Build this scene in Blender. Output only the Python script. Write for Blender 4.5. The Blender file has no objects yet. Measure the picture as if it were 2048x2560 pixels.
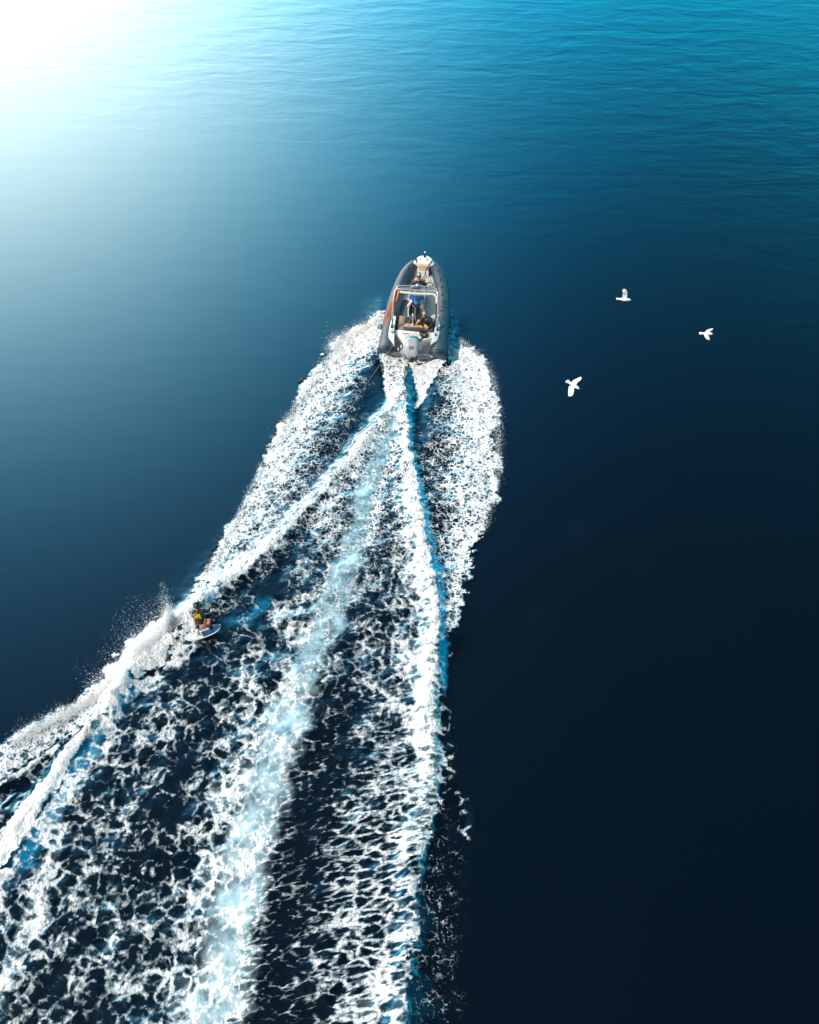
import bpy, bmesh, math, random
import numpy as np
from mathutils import Vector, Matrix
random.seed(7); rng = np.random.default_rng(7)
sc = bpy.context.scene; COL = sc.collection
R = math.radians
# ------------------------------------------------------------------ camera
CAM_H, PITCH, FPX = 26.9, R(49.5), 2567.0        # height, downward tilt, focal length in photo pixels
cam = bpy.data.cameras.new('camera'); camo = bpy.data.objects.new('camera', cam); COL.objects.link(camo)
camo.location = (0, 0, CAM_H); camo.rotation_euler = (R(90) - PITCH, 0, 0)
cam.sensor_fit = 'VERTICAL'; cam.sensor_height = 24.0; cam.lens = 24.0 * FPX / 2560.0
cam.clip_start = 0.1; cam.clip_end = 20000
sc.camera = camo
sc.cycles.max_bounces = 14; sc.cycles.diffuse_bounces = 7; sc.cycles.transmission_bounces = 8
# ------------------------------------------------------------------ sun and sky
SUN_EL, SUN_SHADOW_AZ = R(42), R(60)             # shadows fall right and a little away (azimuth from +Y towards +X)
sv = Vector((-math.sin(SUN_SHADOW_AZ) * math.cos(SUN_EL), -math.cos(SUN_SHADOW_AZ) * math.cos(SUN_EL), math.sin(SUN_EL)))
sun = bpy.data.lights.new('sun', 'SUN'); suno = bpy.data.objects.new('sun', sun); COL.objects.link(suno)
sun.energy = 4.4; sun.angle = R(0.5); sun.color = (1.0, 0.91, 0.80)
suno.rotation_euler = (-sv).to_track_quat('-Z', 'Y').to_euler(); suno.location = (0, 0, 60)
w = bpy.data.worlds.new("World"); sc.world = w; w.use_nodes = True
wn, wl = w.node_tree.nodes, w.node_tree.links
sc.view_settings.view_transform = 'Standard'; sc.view_settings.look = 'None'
sc.view_settings.exposure = 0; sc.view_settings.gamma = 1; sc.view_settings.use_curve_mapping = False
SKY_STRENGTH = 0.05
GLOW_AZ, GLOW_EL = -0.443, 0.2


class NT:
    """tiny expression helper for node trees"""
    def __init__(s, tree): s.t = tree; s.n = tree.nodes; s.l = tree.links
    def put(s, sock, v):
        if isinstance(v, bpy.types.NodeSocket): s.l.new(v, sock)
        elif v is not None: sock.default_value = v
    def m(s, op, a, b=None, c=None, clamp=False):
        n = s.n.new('ShaderNodeMath'); n.operation = op; n.use_clamp = clamp
        s.put(n.inputs[0], a); s.put(n.inputs[1], b); s.put(n.inputs[2], c); return n.outputs[0]
    def v(s, op, a, b=None, scale=None):
        n = s.n.new('ShaderNodeVectorMath'); n.operation = op
        s.put(n.inputs[0], a); s.put(n.inputs[1], b)
        if scale is not None: s.put(n.inputs['Scale'], scale)
        return n.outputs['Value'] if op in ('DOT_PRODUCT', 'LENGTH', 'DISTANCE') else n.outputs[0]
    def noise(s, vec, scale, detail=4, rough=.5, dist=0, color=False, typ='FBM'):
        n = s.n.new('ShaderNodeTexNoise'); n.noise_type = typ
        s.put(n.inputs['Vector'], vec); n.inputs['Scale'].default_value = scale
        n.inputs['Detail'].default_value = detail; n.inputs['Roughness'].default_value = rough; n.inputs['Distortion'].default_value = dist
        return n.outputs['Color'] if color else n.outputs[0]
    def voro(s, vec, scale, feat='F1', smooth=.5, rnd=1.0, detail=0):
        n = s.n.new('ShaderNodeTexVoronoi'); n.feature = feat
        s.put(n.inputs['Vector'], vec); n.inputs['Scale'].default_value = scale; n.inputs['Randomness'].default_value = rnd
        n.inputs['Detail'].default_value = detail
        if feat == 'SMOOTH_F1': n.inputs['Smoothness'].default_value = smooth
        return n.outputs['Distance']
    def ss(s, x, lo, hi, a=0.0, b=1.0):
        n = s.n.new('ShaderNodeMapRange'); n.interpolation_type = 'SMOOTHSTEP'
        s.put(n.inputs['Value'], x); s.put(n.inputs['From Min'], lo); s.put(n.inputs['From Max'], hi)
        s.put(n.inputs['To Min'], a); s.put(n.inputs['To Max'], b); return n.outputs['Result']
    def mixc(s, f, a, b, typ='MIX'):
        n = s.n.new('ShaderNodeMix'); n.data_type = 'RGBA'; n.blend_type = typ
        s.put(n.inputs[0], f)
        s.put(n.inputs[6], a if not isinstance(a, tuple) else (*a[:3], 1)); s.put(n.inputs[7], b if not isinstance(b, tuple) else (*b[:3], 1))
        return n.outputs[2]
    def mix(s, f, a, b):
        n = s.n.new('ShaderNodeMix'); s.put(n.inputs[0], f); s.put(n.inputs[2], a); s.put(n.inputs[3], b); return n.outputs[0]
    def attr(s, name):
        n = s.n.new('ShaderNodeAttribute'); n.attribute_name = name; return n


# daylight sky plus an added glow ahead-left and cyan band, shaped for glare on water
W = NT(w.node_tree)
sky = wn.new('ShaderNodeTexSky'); sky.sky_type = 'NISHITA'; sky.sun_disc = False
sky.sun_elevation = SUN_EL; sky.sun_rotation = math.pi + SUN_SHADOW_AZ; sky.air_density = 1.0; sky.dust_density = 1.0
tc = wn.new('ShaderNodeTexCoord'); D = W.v('NORMALIZE', tc.outputs['Generated'])
g = (math.cos(GLOW_EL) * math.sin(GLOW_AZ), math.cos(GLOW_EL) * math.cos(GLOW_AZ), math.sin(GLOW_EL))
th = W.m('ARCCOSINE', W.m('MINIMUM', W.v('DOT_PRODUCT', D, g), 0.99999))
sep = wn.new('ShaderNodeSeparateXYZ'); wl.new(D, sep.inputs[0])
el0 = W.m('ARCSINE', sep.outputs[2]); el = W.m('MAXIMUM', el0, 0.35)
lowfade = W.ss(el0, -.05, .34); fwd = W.ss(sep.outputs[1], -.35, .45)
comb = wn.new('ShaderNodeCombineXYZ')
for i, (A, k, q, B, h) in enumerate([(3.12, 32.5, 3.15, -9, 8), (2.56, 10.6, 2.40, 5.68, 13.3), (2.12, 8.3, 2.62, 5.42, 12.0)]):
    e1 = W.m('EXPONENT', W.m('SUBTRACT', A, W.m('MULTIPLY', k, W.m('POWER', th, q))))
    e2 = W.m('EXPONENT', W.m('SUBTRACT', B, W.m('MULTIPLY', h, el)))
    wl.new(W.m('MULTIPLY', lowfade, W.m('ADD', e1, W.m('MULTIPLY', fwd, e2))), comb.inputs[i])
bg = wn['Background']; wl.new(sky.outputs[0], bg.inputs[0]); bg.inputs[1].default_value = SKY_STRENGTH
bg2 = wn.new('ShaderNodeBackground'); wl.new(comb.outputs[0], bg2.inputs[0]); bg2.inputs[1].default_value = 1.0
add = wn.new('ShaderNodeAddShader'); wl.new(bg.outputs[0], add.inputs[0]); wl.new(bg2.outputs[0], add.inputs[1])
wl.new(add.outputs[0], wn['World Output'].inputs[0])

# ------------------------------------------------------------------ helpers
cp, sp = math.cos(PITCH), math.sin(PITCH)
def at(px, py, z=0.0):
    """world point at height z seen at a photo pixel"""
    x = (px - 1024) / FPX; y = (1280 - py) / FPX
    d = (x, cp + y * sp, -sp + y * cp); t = (z - CAM_H) / d[2]
    return Vector((d[0] * t, d[1] * t, z))
def pxm(px, py):
    """photo pixels per metre on the water there"""
    p = at(px, py); return FPX / (p.y * cp + CAM_H * sp)

def tag(o, label=None, cat=None, group=None, kind=None):
    if label: o['label'] = label
    if cat: o['category'] = cat
    if group: o['group'] = group
    if kind: o['kind'] = kind
    return o
def link(name, me, mats, parent=None):
    o = bpy.data.objects.new(name, me); COL.objects.link(o)
    for m_ in (mats if isinstance(mats, (list, tuple)) else [mats]): me.materials.append(m_)
    if parent: o.parent = parent
    return o
def obj(name, bm, mats, parent=None, smooth=True):
    me = bpy.data.meshes.new(name); bmesh.ops.recalc_face_normals(bm, faces=bm.faces); bm.to_mesh(me); bm.free()
    if smooth:
        for p in me.polygons: p.use_smooth = True
        try: me.set_sharp_from_angle(angle=R(40))
        except Exception: pass
    return link(name, me, mats, parent)
def empty(name, loc=(0, 0, 0), rot=(0, 0, 0)):
    o = bpy.data.objects.new(name, None); COL.objects.link(o); o.location = loc; o.rotation_euler = rot; return o
def BM(): return bmesh.new()
def box(bm, c, s, bev=0.0, rot=None):
    r = bmesh.ops.create_cube(bm, size=1.0); vs = r['verts']
    M = Matrix.Translation(c) @ (rot.to_matrix().to_4x4() if rot else Matrix()) @ Matrix.Diagonal((*s, 1))
    bmesh.ops.transform(bm, matrix=M, verts=vs)
    if bev > 0:
        es = list({e for v in vs for e in v.link_edges})
        bmesh.ops.bevel(bm, geom=es, offset=bev, segments=3, affect='EDGES', profile=.5)
def smoothpts(pts, n=6):
    """Catmull-Rom through points (any dimension)"""
    P = [np.array(p, float) for p in pts]; P = [2 * P[0] - P[1]] + P + [2 * P[-1] - P[-2]]; out = []
    for i in range(1, len(P) - 2):
        for k in range(n):
            t = k / n; a, b, c, d = P[i - 1], P[i], P[i + 1], P[i + 2]
            out.append(.5 * (2 * b + (c - a) * t + (2 * a - 5 * b + 4 * c - d) * t * t + (3 * b - a - 3 * c + d) * t ** 3))
    out.append(P[-2]); return out
def tube(bm, pts, rad, seg=12, sx=1.0, caps=True, up=(0, 0, 1)):
    """swept tube with rounded ends; rad: number or list"""
    P = [Vector(p[:3]) for p in pts]; n = len(P)
    rr = [rad] * n if isinstance(rad, (int, float)) else list(rad)
    rings = []; U = Vector(up); prev = None
    def ring(c, t, r):
        nonlocal prev
        a = t.cross(U)
        if a.length < 1e-3: a = prev if prev else t.cross(Vector((1, 0, 0)))
        a.normalize()
        if prev and a.dot(prev) < 0: a = -a
        prev = a.copy(); b = a.cross(t).normalized()
        rings.append([bm.verts.new(c + a * (math.cos(2 * math.pi * k / seg) * r * sx) + b * (math.sin(2 * math.pi * k / seg) * r)) for k in range(seg)])
    for i, c in enumerate(P):
        t = (P[min(i + 1, n - 1)] - P[max(i - 1, 0)]).normalized()
        if i == 0 and caps:
            for f in (.95, .7, .35): ring(c - t * rr[0] * f * .8, t, rr[0] * math.sqrt(1 - f * f))
        ring(c, t, rr[i])
        if i == n - 1 and caps:
            for f in (.35, .7, .95): ring(c + t * rr[-1] * f * .8, t, rr[-1] * math.sqrt(1 - f * f))
    for a, b in zip(rings, rings[1:]):
        for k in range(seg): bm.faces.new((a[k], a[(k + 1) % seg], b[(k + 1) % seg], b[k]))
    bm.faces.new(rings[0]); bm.faces.new(rings[-1])
def prism(bm, pts, z0, z1, bev=0.0):
    """polygon (x,y) extruded z0..z1; z1 may be a function of (x,y)"""
    f1 = z1 if callable(z1) else (lambda x, y: z1); f0 = z0 if callable(z0) else (lambda x, y: z0)
    a = [bm.verts.new((x, y, f0(x, y))) for x, y in pts]; b = [bm.verts.new((x, y, f1(x, y))) for x, y in pts]; n = len(pts)
    fs = [bm.faces.new(a[::-1]), bm.faces.new(b)] + [bm.faces.new((a[i], a[(i + 1) % n], b[(i + 1) % n], b[i])) for i in range(n)]
    if bev:
        es = [e for e in bm.edges if e.verts[0] in b and e.verts[1] in b]
        bmesh.ops.bevel(bm, geom=es, offset=bev, segments=3, affect='EDGES', profile=.5)
def ball(bm, c, s, rot=None, u=16, v=10):
    r = bmesh.ops.create_uvsphere(bm, u_segments=u, v_segments=v, radius=1.0)
    s = (s, s, s) if isinstance(s, (int, float)) else s
    M = Matrix.Translation(c) @ (rot.to_matrix().to_4x4() if rot else Matrix()) @ Matrix.Diagonal((*s, 1))
    bmesh.ops.transform(bm, matrix=M, verts=r['verts'])

def mat(name, col, rough=.5, metal=0.0, var=.12, vscale=6.0, bump=0.0, bscale=40.0, spec=.5, coat=0.0):
    m_ = bpy.data.materials.new(name); m_.use_nodes = True; t = NT(m_.node_tree); b = m_.node_tree.nodes['Principled BSDF']
    co = t.n.new('ShaderNodeTexCoord').outputs['Object']
    n1 = t.noise(co, vscale, 5, .6)
    f = t.ss(n1, .3, .7)
    t.put(b.inputs['Base Color'], t.mixc(f, tuple(c * (1 - var) for c in col), tuple(min(1, c * (1 + var)) for c in col)))
    t.put(b.inputs['Roughness'], t.m('ADD', rough, t.m('MULTIPLY', t.m('SUBTRACT', t.noise(co, vscale * 3, 3), .5), .2)))
    b.inputs['Metallic'].default_value = metal; b.inputs['Specular IOR Level'].default_value = spec
    b.inputs['Coat Weight'].default_value = coat
    if bump:
        bn = t.n.new('ShaderNodeBump'); bn.inputs['Strength'].default_value = bump; bn.inputs['Distance'].default_value = .01
        t.put(bn.inputs['Height'], t.noise(co, bscale, 4)); t.l.new(bn.outputs[0], b.inputs['Normal'])
    return m_

# ------------------------------------------------------------------ the sea: one sheet, fine where the wake lies
def axis(lo, hi, step, far):
    a = list(np.arange(lo, hi + 1e-6, step)); s = step; x = hi
    while x < far: s *= 1.25; x += s; a.append(x)
    s = step; x = lo
    while x > -far: s *= 1.25; x -= s; a.insert(0, x)
    return np.array(a)
XS = axis(-13.2, 3.9, 0.045, 6000); YS = axis(4.6, 36.0, 0.05, 9000)
NX, NY = len(XS), len(YS)
GX, GY = np.meshgrid(XS, YS); X = GX.ravel(); Y = GY.ravel()

_lat = rng.random((256, 256))
def vnoise(x, y):
    xi = np.floor(x).astype(int); yi = np.floor(y).astype(int); fx = x - xi; fy = y - yi
    fx = fx * fx * fx * (fx * (6 * fx - 15) + 10); fy = fy * fy * fy * (fy * (6 * fy - 15) + 10)
    g_ = lambda a, b: _lat[a & 255, b & 255]
    return (g_(xi, yi) * (1 - fx) + g_(xi + 1, yi) * fx) * (1 - fy) + (g_(xi, yi + 1) * (1 - fx) + g_(xi + 1, yi + 1) * fx) * fy
def fbm(x, y, s, o=4, off=0.0):
    t = 0; a = .5; tot = 0
    for i in range(o):
        t = t + a * vnoise(x * s + 17.3 * i + off, y * s + 9.1 * i + off * 1.7); tot += a; a *= .55; s *= 2.03
    return t / tot
ins = (X > -14) & (X < 5) & (Y > 4) & (Y < 37); I = np.where(ins)[0]
x0, y0 = X[I], Y[I]
# ragged edges: warp the layout by lumpy noise
wx = (fbm(x0, y0, 1.3, 5) - .5) * .55 + (np.abs(fbm(x0, y0, 2.3, 3, 5) - .5) - .12) * 1.0 + (fbm(x0, y0, 7, 2, 3) - .5) * .12
wy = (fbm(x0, y0, 1.3, 5, 31) - .5) * .55 + (np.abs(fbm(x0, y0, 2.3, 3, 45) - .5) - .12) * 1.0 + (fbm(x0, y0, 7, 2, 8) - .5) * .12
xw, yw = x0 + wx, y0 + wy
xs_, ys_ = x0 + wx * .35, y0 + wy * .35                     # gently warped, for crests
def wpts(pts): return [(*at(p[0], p[1])[:2], (p[2] / pxm(p[0], p[1])) if len(p) > 2 else 0) for p in pts]
def line(pts, sharp=False):
    """nearest distance, half width there, side (+ = right of travel) and run along"""
    P = wpts(pts); xx, yy = (xs_, ys_) if sharp else (xw, yw)
    best = np.full(len(I), 1e9); wd = np.zeros(len(I)); side = np.zeros(len(I)); run = np.zeros(len(I)); acc = 0
    for (ax, ay, aw), (bx, by, bw) in zip(P, P[1:]):
        dx, dy = bx - ax, by - ay; L2 = dx * dx + dy * dy; L = math.sqrt(L2)
        t = np.clip(((xx - ax) * dx + (yy - ay) * dy) / L2, 0, 1)
        d = np.hypot(xx - ax - t * dx, yy - ay - t * dy); m_ = d < best
        best[m_] = d[m_]; wd[m_] = (aw + (bw - aw) * t)[m_]
        side[m_] = np.sign((xx - ax) * dy - (yy - ay) * dx)[m_]; run[m_] = (acc + t * L)[m_]; acc += L
    return best, wd, side, run / acc
def stroke(pts, hard=.35, sharp=True):
    d, w_, s_, r_ = line(pts, sharp); q = d / np.maximum(w_, .02)
    return np.clip((1 + hard - q) / (2 * hard), 0, 1) ** 1.0
def inside(poly, sharp=False):
    P = wpts(poly); xx, yy = (xs_, ys_) if sharp else (xw, yw); c = np.zeros(len(I), bool)
    for (ax, ay, _), (bx, by, _) in zip(P, P[1:] + P[:1]):
        if ay == by: continue
        c ^= ((ay > yy) != (by > yy)) & (xx < (bx - ax) * (yy - ay) / (by - ay) + ax)
    return c
def band(a, b, f, sharp=False, feather=.05):
    """field between two edges; f(t, run) with t = 0 at edge a, 1 at edge b"""
    m_ = inside(list(a) + list(b)[::-1], sharp); da, _, _, ra = line(a, sharp); db, _, _, rb = line(b, sharp)
    t = da / (da + db + 1e-6); return np.where(m_, f(t, ra), 0)
def lerp(x, xp, fp): return np.interp(x, xp, fp)

LWo = [(975, 770), (930, 795), (872, 831), (827, 855), (819, 896), (760, 950), (738, 1009), (683, 1098), (653, 1157), (659, 1187), (623, 1223), (594, 1294), (546, 1377), (504, 1442), (478, 1500)]
LWi = [(975, 780), (960, 840), (948, 880), (917, 915), (894, 955), (862, 1005), (845, 1060), (790, 1125), (750, 1180), (715, 1235), (665, 1310), (610, 1375), (560, 1435), (492, 1506)]
CL = [(1019, 935, 8), (1000, 985, 14), (968, 1040, 17), (928, 1080, 16), (875, 1145, 14), (829, 1200, 13), (781, 1256, 12), (725, 1312, 12), (655, 1386, 12), (585, 1441, 13), (520, 1492, 17), (470, 1545, 22)]
ST = [(1000, 1000, 5), (985, 1045, 15), (968, 1090, 18), (938, 1170, 23), (915, 1240, 28), (899, 1305, 32), (871, 1400, 36), (848, 1470, 38), (805, 1579, 40), (736, 1757, 48), (688, 1900, 54), (629, 2113, 58), (582, 2315, 62), (530, 2640, 70)]
RC = [(1010, 990, 8), (1012, 1060, 11), (1015, 1117, 14), (1022, 1187, 15), (1038, 1257, 17), (1055, 1349, 19), (1073, 1442, 21), (1083, 1530, 23), (1084, 1595, 25), (1080, 1650, 32), (1068, 1745, 42), (1076, 1826, 50), (1080, 1907, 52), (1078, 1960, 46), (1064, 2029, 38), (1046, 2075, 34), (1030, 2156, 30), (1018, 2243, 34), (1020, 2365, 34), (1005, 2487, 30), (985, 2640, 30)]
RCe = [(p[0] + p[2] * .8, p[1]) for p in RC]
RWo = [(1108, 785), (1130, 815), (1155, 848), (1200, 890), (1228, 945), (1240, 1001), (1246, 1057), (1232, 1085), (1242, 1117), (1250, 1182), (1242, 1243), (1214, 1317), (1188, 1368), (1174, 1396), (1174, 1433), (1160, 1490), (1146, 1542), (1108, 1600)]
RWi = [(1100, 800), (1112, 880), (1114, 910), (1105, 960), (1092, 1030), (1076, 1100), (1062, 1160), (1056, 1220), (1066, 1300), (1080, 1400), (1090, 1480), (1096, 1540), (1102, 1590)]
RUo = [(510, 1480), (487, 1500), (455, 1530), (430, 1520), (406, 1540), (357, 1580), (325, 1605), (284, 1655), (243, 1698), (183, 1758), (122, 1796), (61, 1828), (-40, 1885)]
RUi = [(520, 1500), (488, 1560), (446, 1595), (398, 1655), (345, 1692), (322, 1735), (262, 1783), (219, 1806), (122, 1877), (41, 1930), (-40, 1985)]
LCa = [(300, 1700), (240, 1790), (215, 1812), (174, 1854), (138, 1903), (81, 1976), (32, 2049), (-40, 2125)]
LCb = [(345, 1710), (290, 1760), (262, 1785), (227, 1824), (197, 1859), (182, 1899), (150, 1960), (112, 2009), (84, 2065), (35, 2118), (-40, 2215)]

D_ = np.zeros(len(I)); M_ = np.zeros(len(I)); B_ = np.zeros(len(I)); A_ = np.zeros(len(I)); K_ = np.zeros(len(I)); Z_ = np.zeros(len(I))
mx = np.maximum
low = fbm(x0, y0, .55, 3, 77); low2 = fbm(x0, y0, 1.4, 3, 99)
# screen-like coordinates on the water used only to vary things with distance astern
astern = np.clip((30.5 - y0) / 24.0, 0, 1)                    # 0 at the transom, 1 at the bottom of the view
A_ = np.clip(astern * 1.35 - .12, 0, 1)
_c = at(1014, 925); ang = np.arctan2(x0 - _c.x, _c.y - y0 + .01) + (fbm(x0, y0, .8, 3, 61) - .5) * .10; rad = np.hypot(x0 - _c.x, y0 - _c.y)
lanes = (vnoise(ang * 15 + 40, rad * .10 + 3) * .65 + vnoise(ang * 34 + 90, rad * .16 + 9) * .35 - .5) * np.clip(rad / 4, 0, 1)     # long streaks fanning back from the stern
# left field: between crest, rider wake and the turquoise lane
LB = [(1019, 935), (966, 1040), (873, 1145), (780, 1256), (655, 1386), (520, 1492), (455, 1600), (380, 1690), (345, 1712), (262, 1785), (200, 1885), (150, 1960), (84, 2065), (-40, 2215), (-300, 2700)]
LF = band(LB, [(p[0] - p[2] * .6, p[1]) for p in ST], lambda t, r: lerp(t, [0, .06, .2, .5, .8, 1], [.74, .62, .44, .37, .42, .56]))
LF = np.where(LF > 0, LF + lerp(y0, [20, 23.5, 26.5, 30], [0, .14, .34, .5]) * lerp(low2, [.3, .7], [.6, 1.3]) + lanes * .5 + (low - .5) * .3 + (low2 - .5) * .25, 0)
D_ = mx(D_, LF)
# darker lanes and brighter drifts in the left field
for p, a in (([(620, 1440, 16), (560, 1560, 26), (505, 1680, 30), (470, 1850, 26), (440, 2050, 22)], -.22), ([(760, 1330, 12), (690, 1440, 20), (640, 1560, 24), (600, 1660, 18)], -.2),
             ([(330, 1760, 30), (270, 1840, 30), (220, 1930, 26), (190, 2020, 26)], -.26), ([(470, 2240, 26), (400, 2350, 30), (350, 2480, 30)], -.12),
             ([(560, 1480, 8), (440, 1620, 9), (380, 1680, 8)], .3), ([(275, 1860, 14), (205, 1950, 18), (150, 2030, 18), (140, 2140, 24), (95, 2240, 28), (45, 2370, 32), (0, 2470, 30)], .28),
             ([(330, 2020, 20), (300, 2120, 26), (250, 2250, 24), (300, 2420, 30)], .14), ([(620, 1700, 26), (560, 1830, 30), (535, 1990, 26), (520, 2150, 24), (470, 2300, 22)], .12)):
    s_ = stroke(p, .8, False); D_ = np.where(LF > 0, D_ + a * s_, D_)
# right field: turquoise lane to right crest
RF = band([(p[0] + p[2] * .6, p[1]) for p in ST], [(p[0] + p[2] * .5, p[1]) for p in RC],
          lambda t, r: np.where(r < .32, lerp(t, [0, .12, .35, .6, .85, 1], [.9, .7, .42, .5, .85, 1.1]),
                       np.where(r < .55, lerp(t, [0, .10, .22, .5, .8, 1], [.48, .32, .36, .46, .62, .9]),
                                lerp(t, [0, .06, .15, .38, .52, .8, 1], [.24, .15, .09, .12, .42, .56, .70]))))
RF = np.where(RF > 0, RF + lerp(y0, [20, 24, 27, 30], [0, .08, .28, .5]) + lanes * .34 + (low - .5) * .2 + (low2 - .5) * .22, 0)
D_ = mx(D_, RF)
K_ = mx(K_, np.where(RF > 0, np.clip(astern * 3 - 1.45, 0, 1), 0))
# outer washes
lw = band(LWo, LWi, lambda t, r: lerp(t, [0, .1, .55, .8, 1], [.82, .84, .70, .48, .26]) + lerp(r, [0, .2, .4, 1], [.40, .22, .04, .04]))
lw = np.where(lw > 0, lw + (low2 - .5) * .3, 0)
D_ = mx(D_, lw)
gap = band(LWi, CL, lambda t, r: lerp(t, [0, .25, .6, 1], [.30, .04, -.02, .04]) + lerp(r, [0, .25, .45, .6, .8, 1], [-.12, -.06, .10, .34, .62, .8]))
D_ = np.where(gap != 0, mx(gap + (low2 - .5) * .25, np.where(lw > 0, lw, 0)), D_)
rw = band(RWo, RWi, lambda t, r: lerp(t, [0, .08, .5, .8, 1], [.78, .84, .72, .50, .28]) + lerp(r, [0, .15, .35, .7, 1], [.35, .36, .08, -.06, -.16]))
rw = np.where(rw > 0, rw + (low2 - .5) * .3, 0)
gapr = band(RWi, [(1110, 890), (1080, 960), (1046, 1010), (1030, 1060), (1028, 1117), (1036, 1187), (1052, 1257), (1068, 1349), (1086, 1442), (1094, 1530), (1098, 1590)], lambda t, r: lerp(t, [0, .35, 1], [.30, .08, .0]) + lerp(r, [0, .3, .5, .7], [-.05, -.02, .1, .24]))
D_ = np.where((gapr != 0), gapr + (low2 - .5) * .2, D_); D_ = mx(D_, rw)
# crests
cl = stroke([(p[0] + 2, p[1] + 2, p[2] * .78) for p in CL], .95) * lerp(low2, [.3, .6], [.8, 1.05]); rc = stroke([(p[0] - (10 if p[1] > 1600 else 0), p[1], p[2] * .9) for p in RC], .6) * lerp(y0, [6, 9, 12, 15, 18, 24], [.26, .36, .60, .86, .86, .84])
lc = band(LCa, LCb, lambda t, r: 1.3 + 0 * t, True)
D_ = mx(D_, cl * 1.15); D_ = mx(D_, rc)
ru = band(RUo, RUi, lambda t, r: lerp(r, [0, .45, .55, .7, 1], [1.3, 1.25, 1.0, .74, .7]) + lerp(t, [0, .15, .9, 1], [-.12, 0, 0, .2]) * np.where(r > .5, 1, 0))
D_ = np.where(ru > 0, ru, D_); D_ = mx(D_, lc)
tr = band([(230, 1806), (219, 1810), (122, 1881), (41, 1934), (-40, 1990)], [(224, 1812), (170, 1856), (134, 1903), (76, 1976), (28, 2049), (-40, 2120)], lambda t, r: .12 + 0 * t, True)
D_ = np.where(tr > 0, tr, D_)
D_ = mx(D_, stroke([(230, 1803, 4), (122, 1881, 5), (41, 1936, 5), (-40, 1990, 5)]) * .85)
D_ = mx(D_, stroke([(215, 1830, 3), (120, 1908, 4), (40, 1985, 5), (-40, 2060, 6)], .9) * .5)
D_ = mx(D_, stroke([(480, 1575, 7), (440, 1615, 7), (395, 1665, 8)], .8) * .75)
# under the stern
D_ = mx(D_, stroke([(962, 885, 8), (966, 930, 8), (972, 985, 9), (982, 1020, 12)], .5) * .95)
D_ = mx(D_, inside([(968, 870), (1020, 870), (1020, 905), (1008, 945), (992, 990), (974, 1000), (966, 940)], True) * .82)
D_ = mx(D_, inside([(1020, 870), (1112, 870), (1112, 905), (1080, 965), (1046, 1015), (1034, 1030), (1036, 990), (1030, 950), (1024, 915)], True) * 1.1)
bl = inside([(1012, 915), (1022, 915), (1034, 955), (1044, 985), (1036, 1020), (1026, 1050), (1016, 1040), (1010, 1020), (1016, 970), (1004, 950)], True)
D_ = np.where(bl, .06, D_)
# specks beyond the right crest, low down
spk = stroke([(1110, 2070, 30), (1095, 2180, 40), (1095, 2290, 50), (1080, 2420, 45), (1080, 2600, 60)], 1.0, False) * .135
A_ = np.where(spk > .02, A_ * .3, A_)
D_ = mx(D_, spk); D_ = mx(D_, stroke([(1146, 1975, 7), (1165, 2020, 12), (1168, 2090, 9)], .9) * .3)
D_ = mx(D_, stroke([(1115, 1600, 10), (1120, 1640, 12)], .9) * .25)
# turquoise milk, azure
st = stroke([(p[0] - p[2] * .1, p[1], p[2] * .82) for p in ST], .65, False); st = st * st * (3 - 2 * st)
M_ = st * lerp(y0, [6, 14, 22, 28], [1.0, .95, .9, .9])
sb = np.clip(stroke([(p[0], p[1], p[2] * 1.15) for p in ST], .3, False) - stroke([(p[0], p[1], p[2] * .72) for p in ST], .3, False), 0, 1)
inner = lerp(y0, [6, 9, 13, 18, 24, 28], [.70, .64, .58, .50, .42, .46])
D_ = D_ + (inner + (low2 - .5) * .35 - D_) * np.clip(st * 1.6, 0, 1)
D_ = mx(D_, sb * lerp(y0, [6, 12, 18, 28], [.52, .52, .6, .85]) + (low2 - .5) * .3 * sb)
B_ = mx(B_, stroke([(1022, 925, 4), (1024, 980, 10), (1022, 1040, 6), (1028, 1117, 5), (1040, 1187, 5), (1056, 1257, 7), (1074, 1349, 8), (1092, 1442, 9), (1104, 1530, 9), (1106, 1600, 8), (1112, 1660, 6), (1110, 1720, 5)], .9))
D_ = np.where((B_ > .6) & (y0 > 17.5), np.minimum(D_, .42), D_)
_b = stroke([(1118, 800, 6), (1132, 835, 16), (1140, 866, 12)], .8); B_ = mx(B_, _b); D_ = np.where(_b > .4, np.minimum(D_, .40), D_)
B_ = mx(B_, .8 * stroke([(350, 1715, 12), (290, 1775, 14), (240, 1835, 16), (205, 1890, 18), (160, 1985, 18), (120, 2060, 18), (60, 2150, 22)], .9))
B_ = mx(B_, .6 * stroke([(660, 1510, 18), (620, 1545, 16), (570, 1555, 12)], .9))
B_ = mx(B_, .13 * stroke([(1000, 2200, 26), (1030, 2290, 34), (1000, 2400, 26), (1040, 2480, 30), (1000, 2580, 30)], 1.0, False))
M_ = mx(M_, .14 * (D_ > .6)); D_ = np.clip(D_, 0, 1.3)
A_ = np.where(st > .5, A_ * .6, A_); A_ = np.where(lw > 0, A_ * .5, A_); A_ = np.where(ru > 0, A_ * .25, A_); A_ = np.where(rw > 0, A_ * .6, A_)
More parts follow.
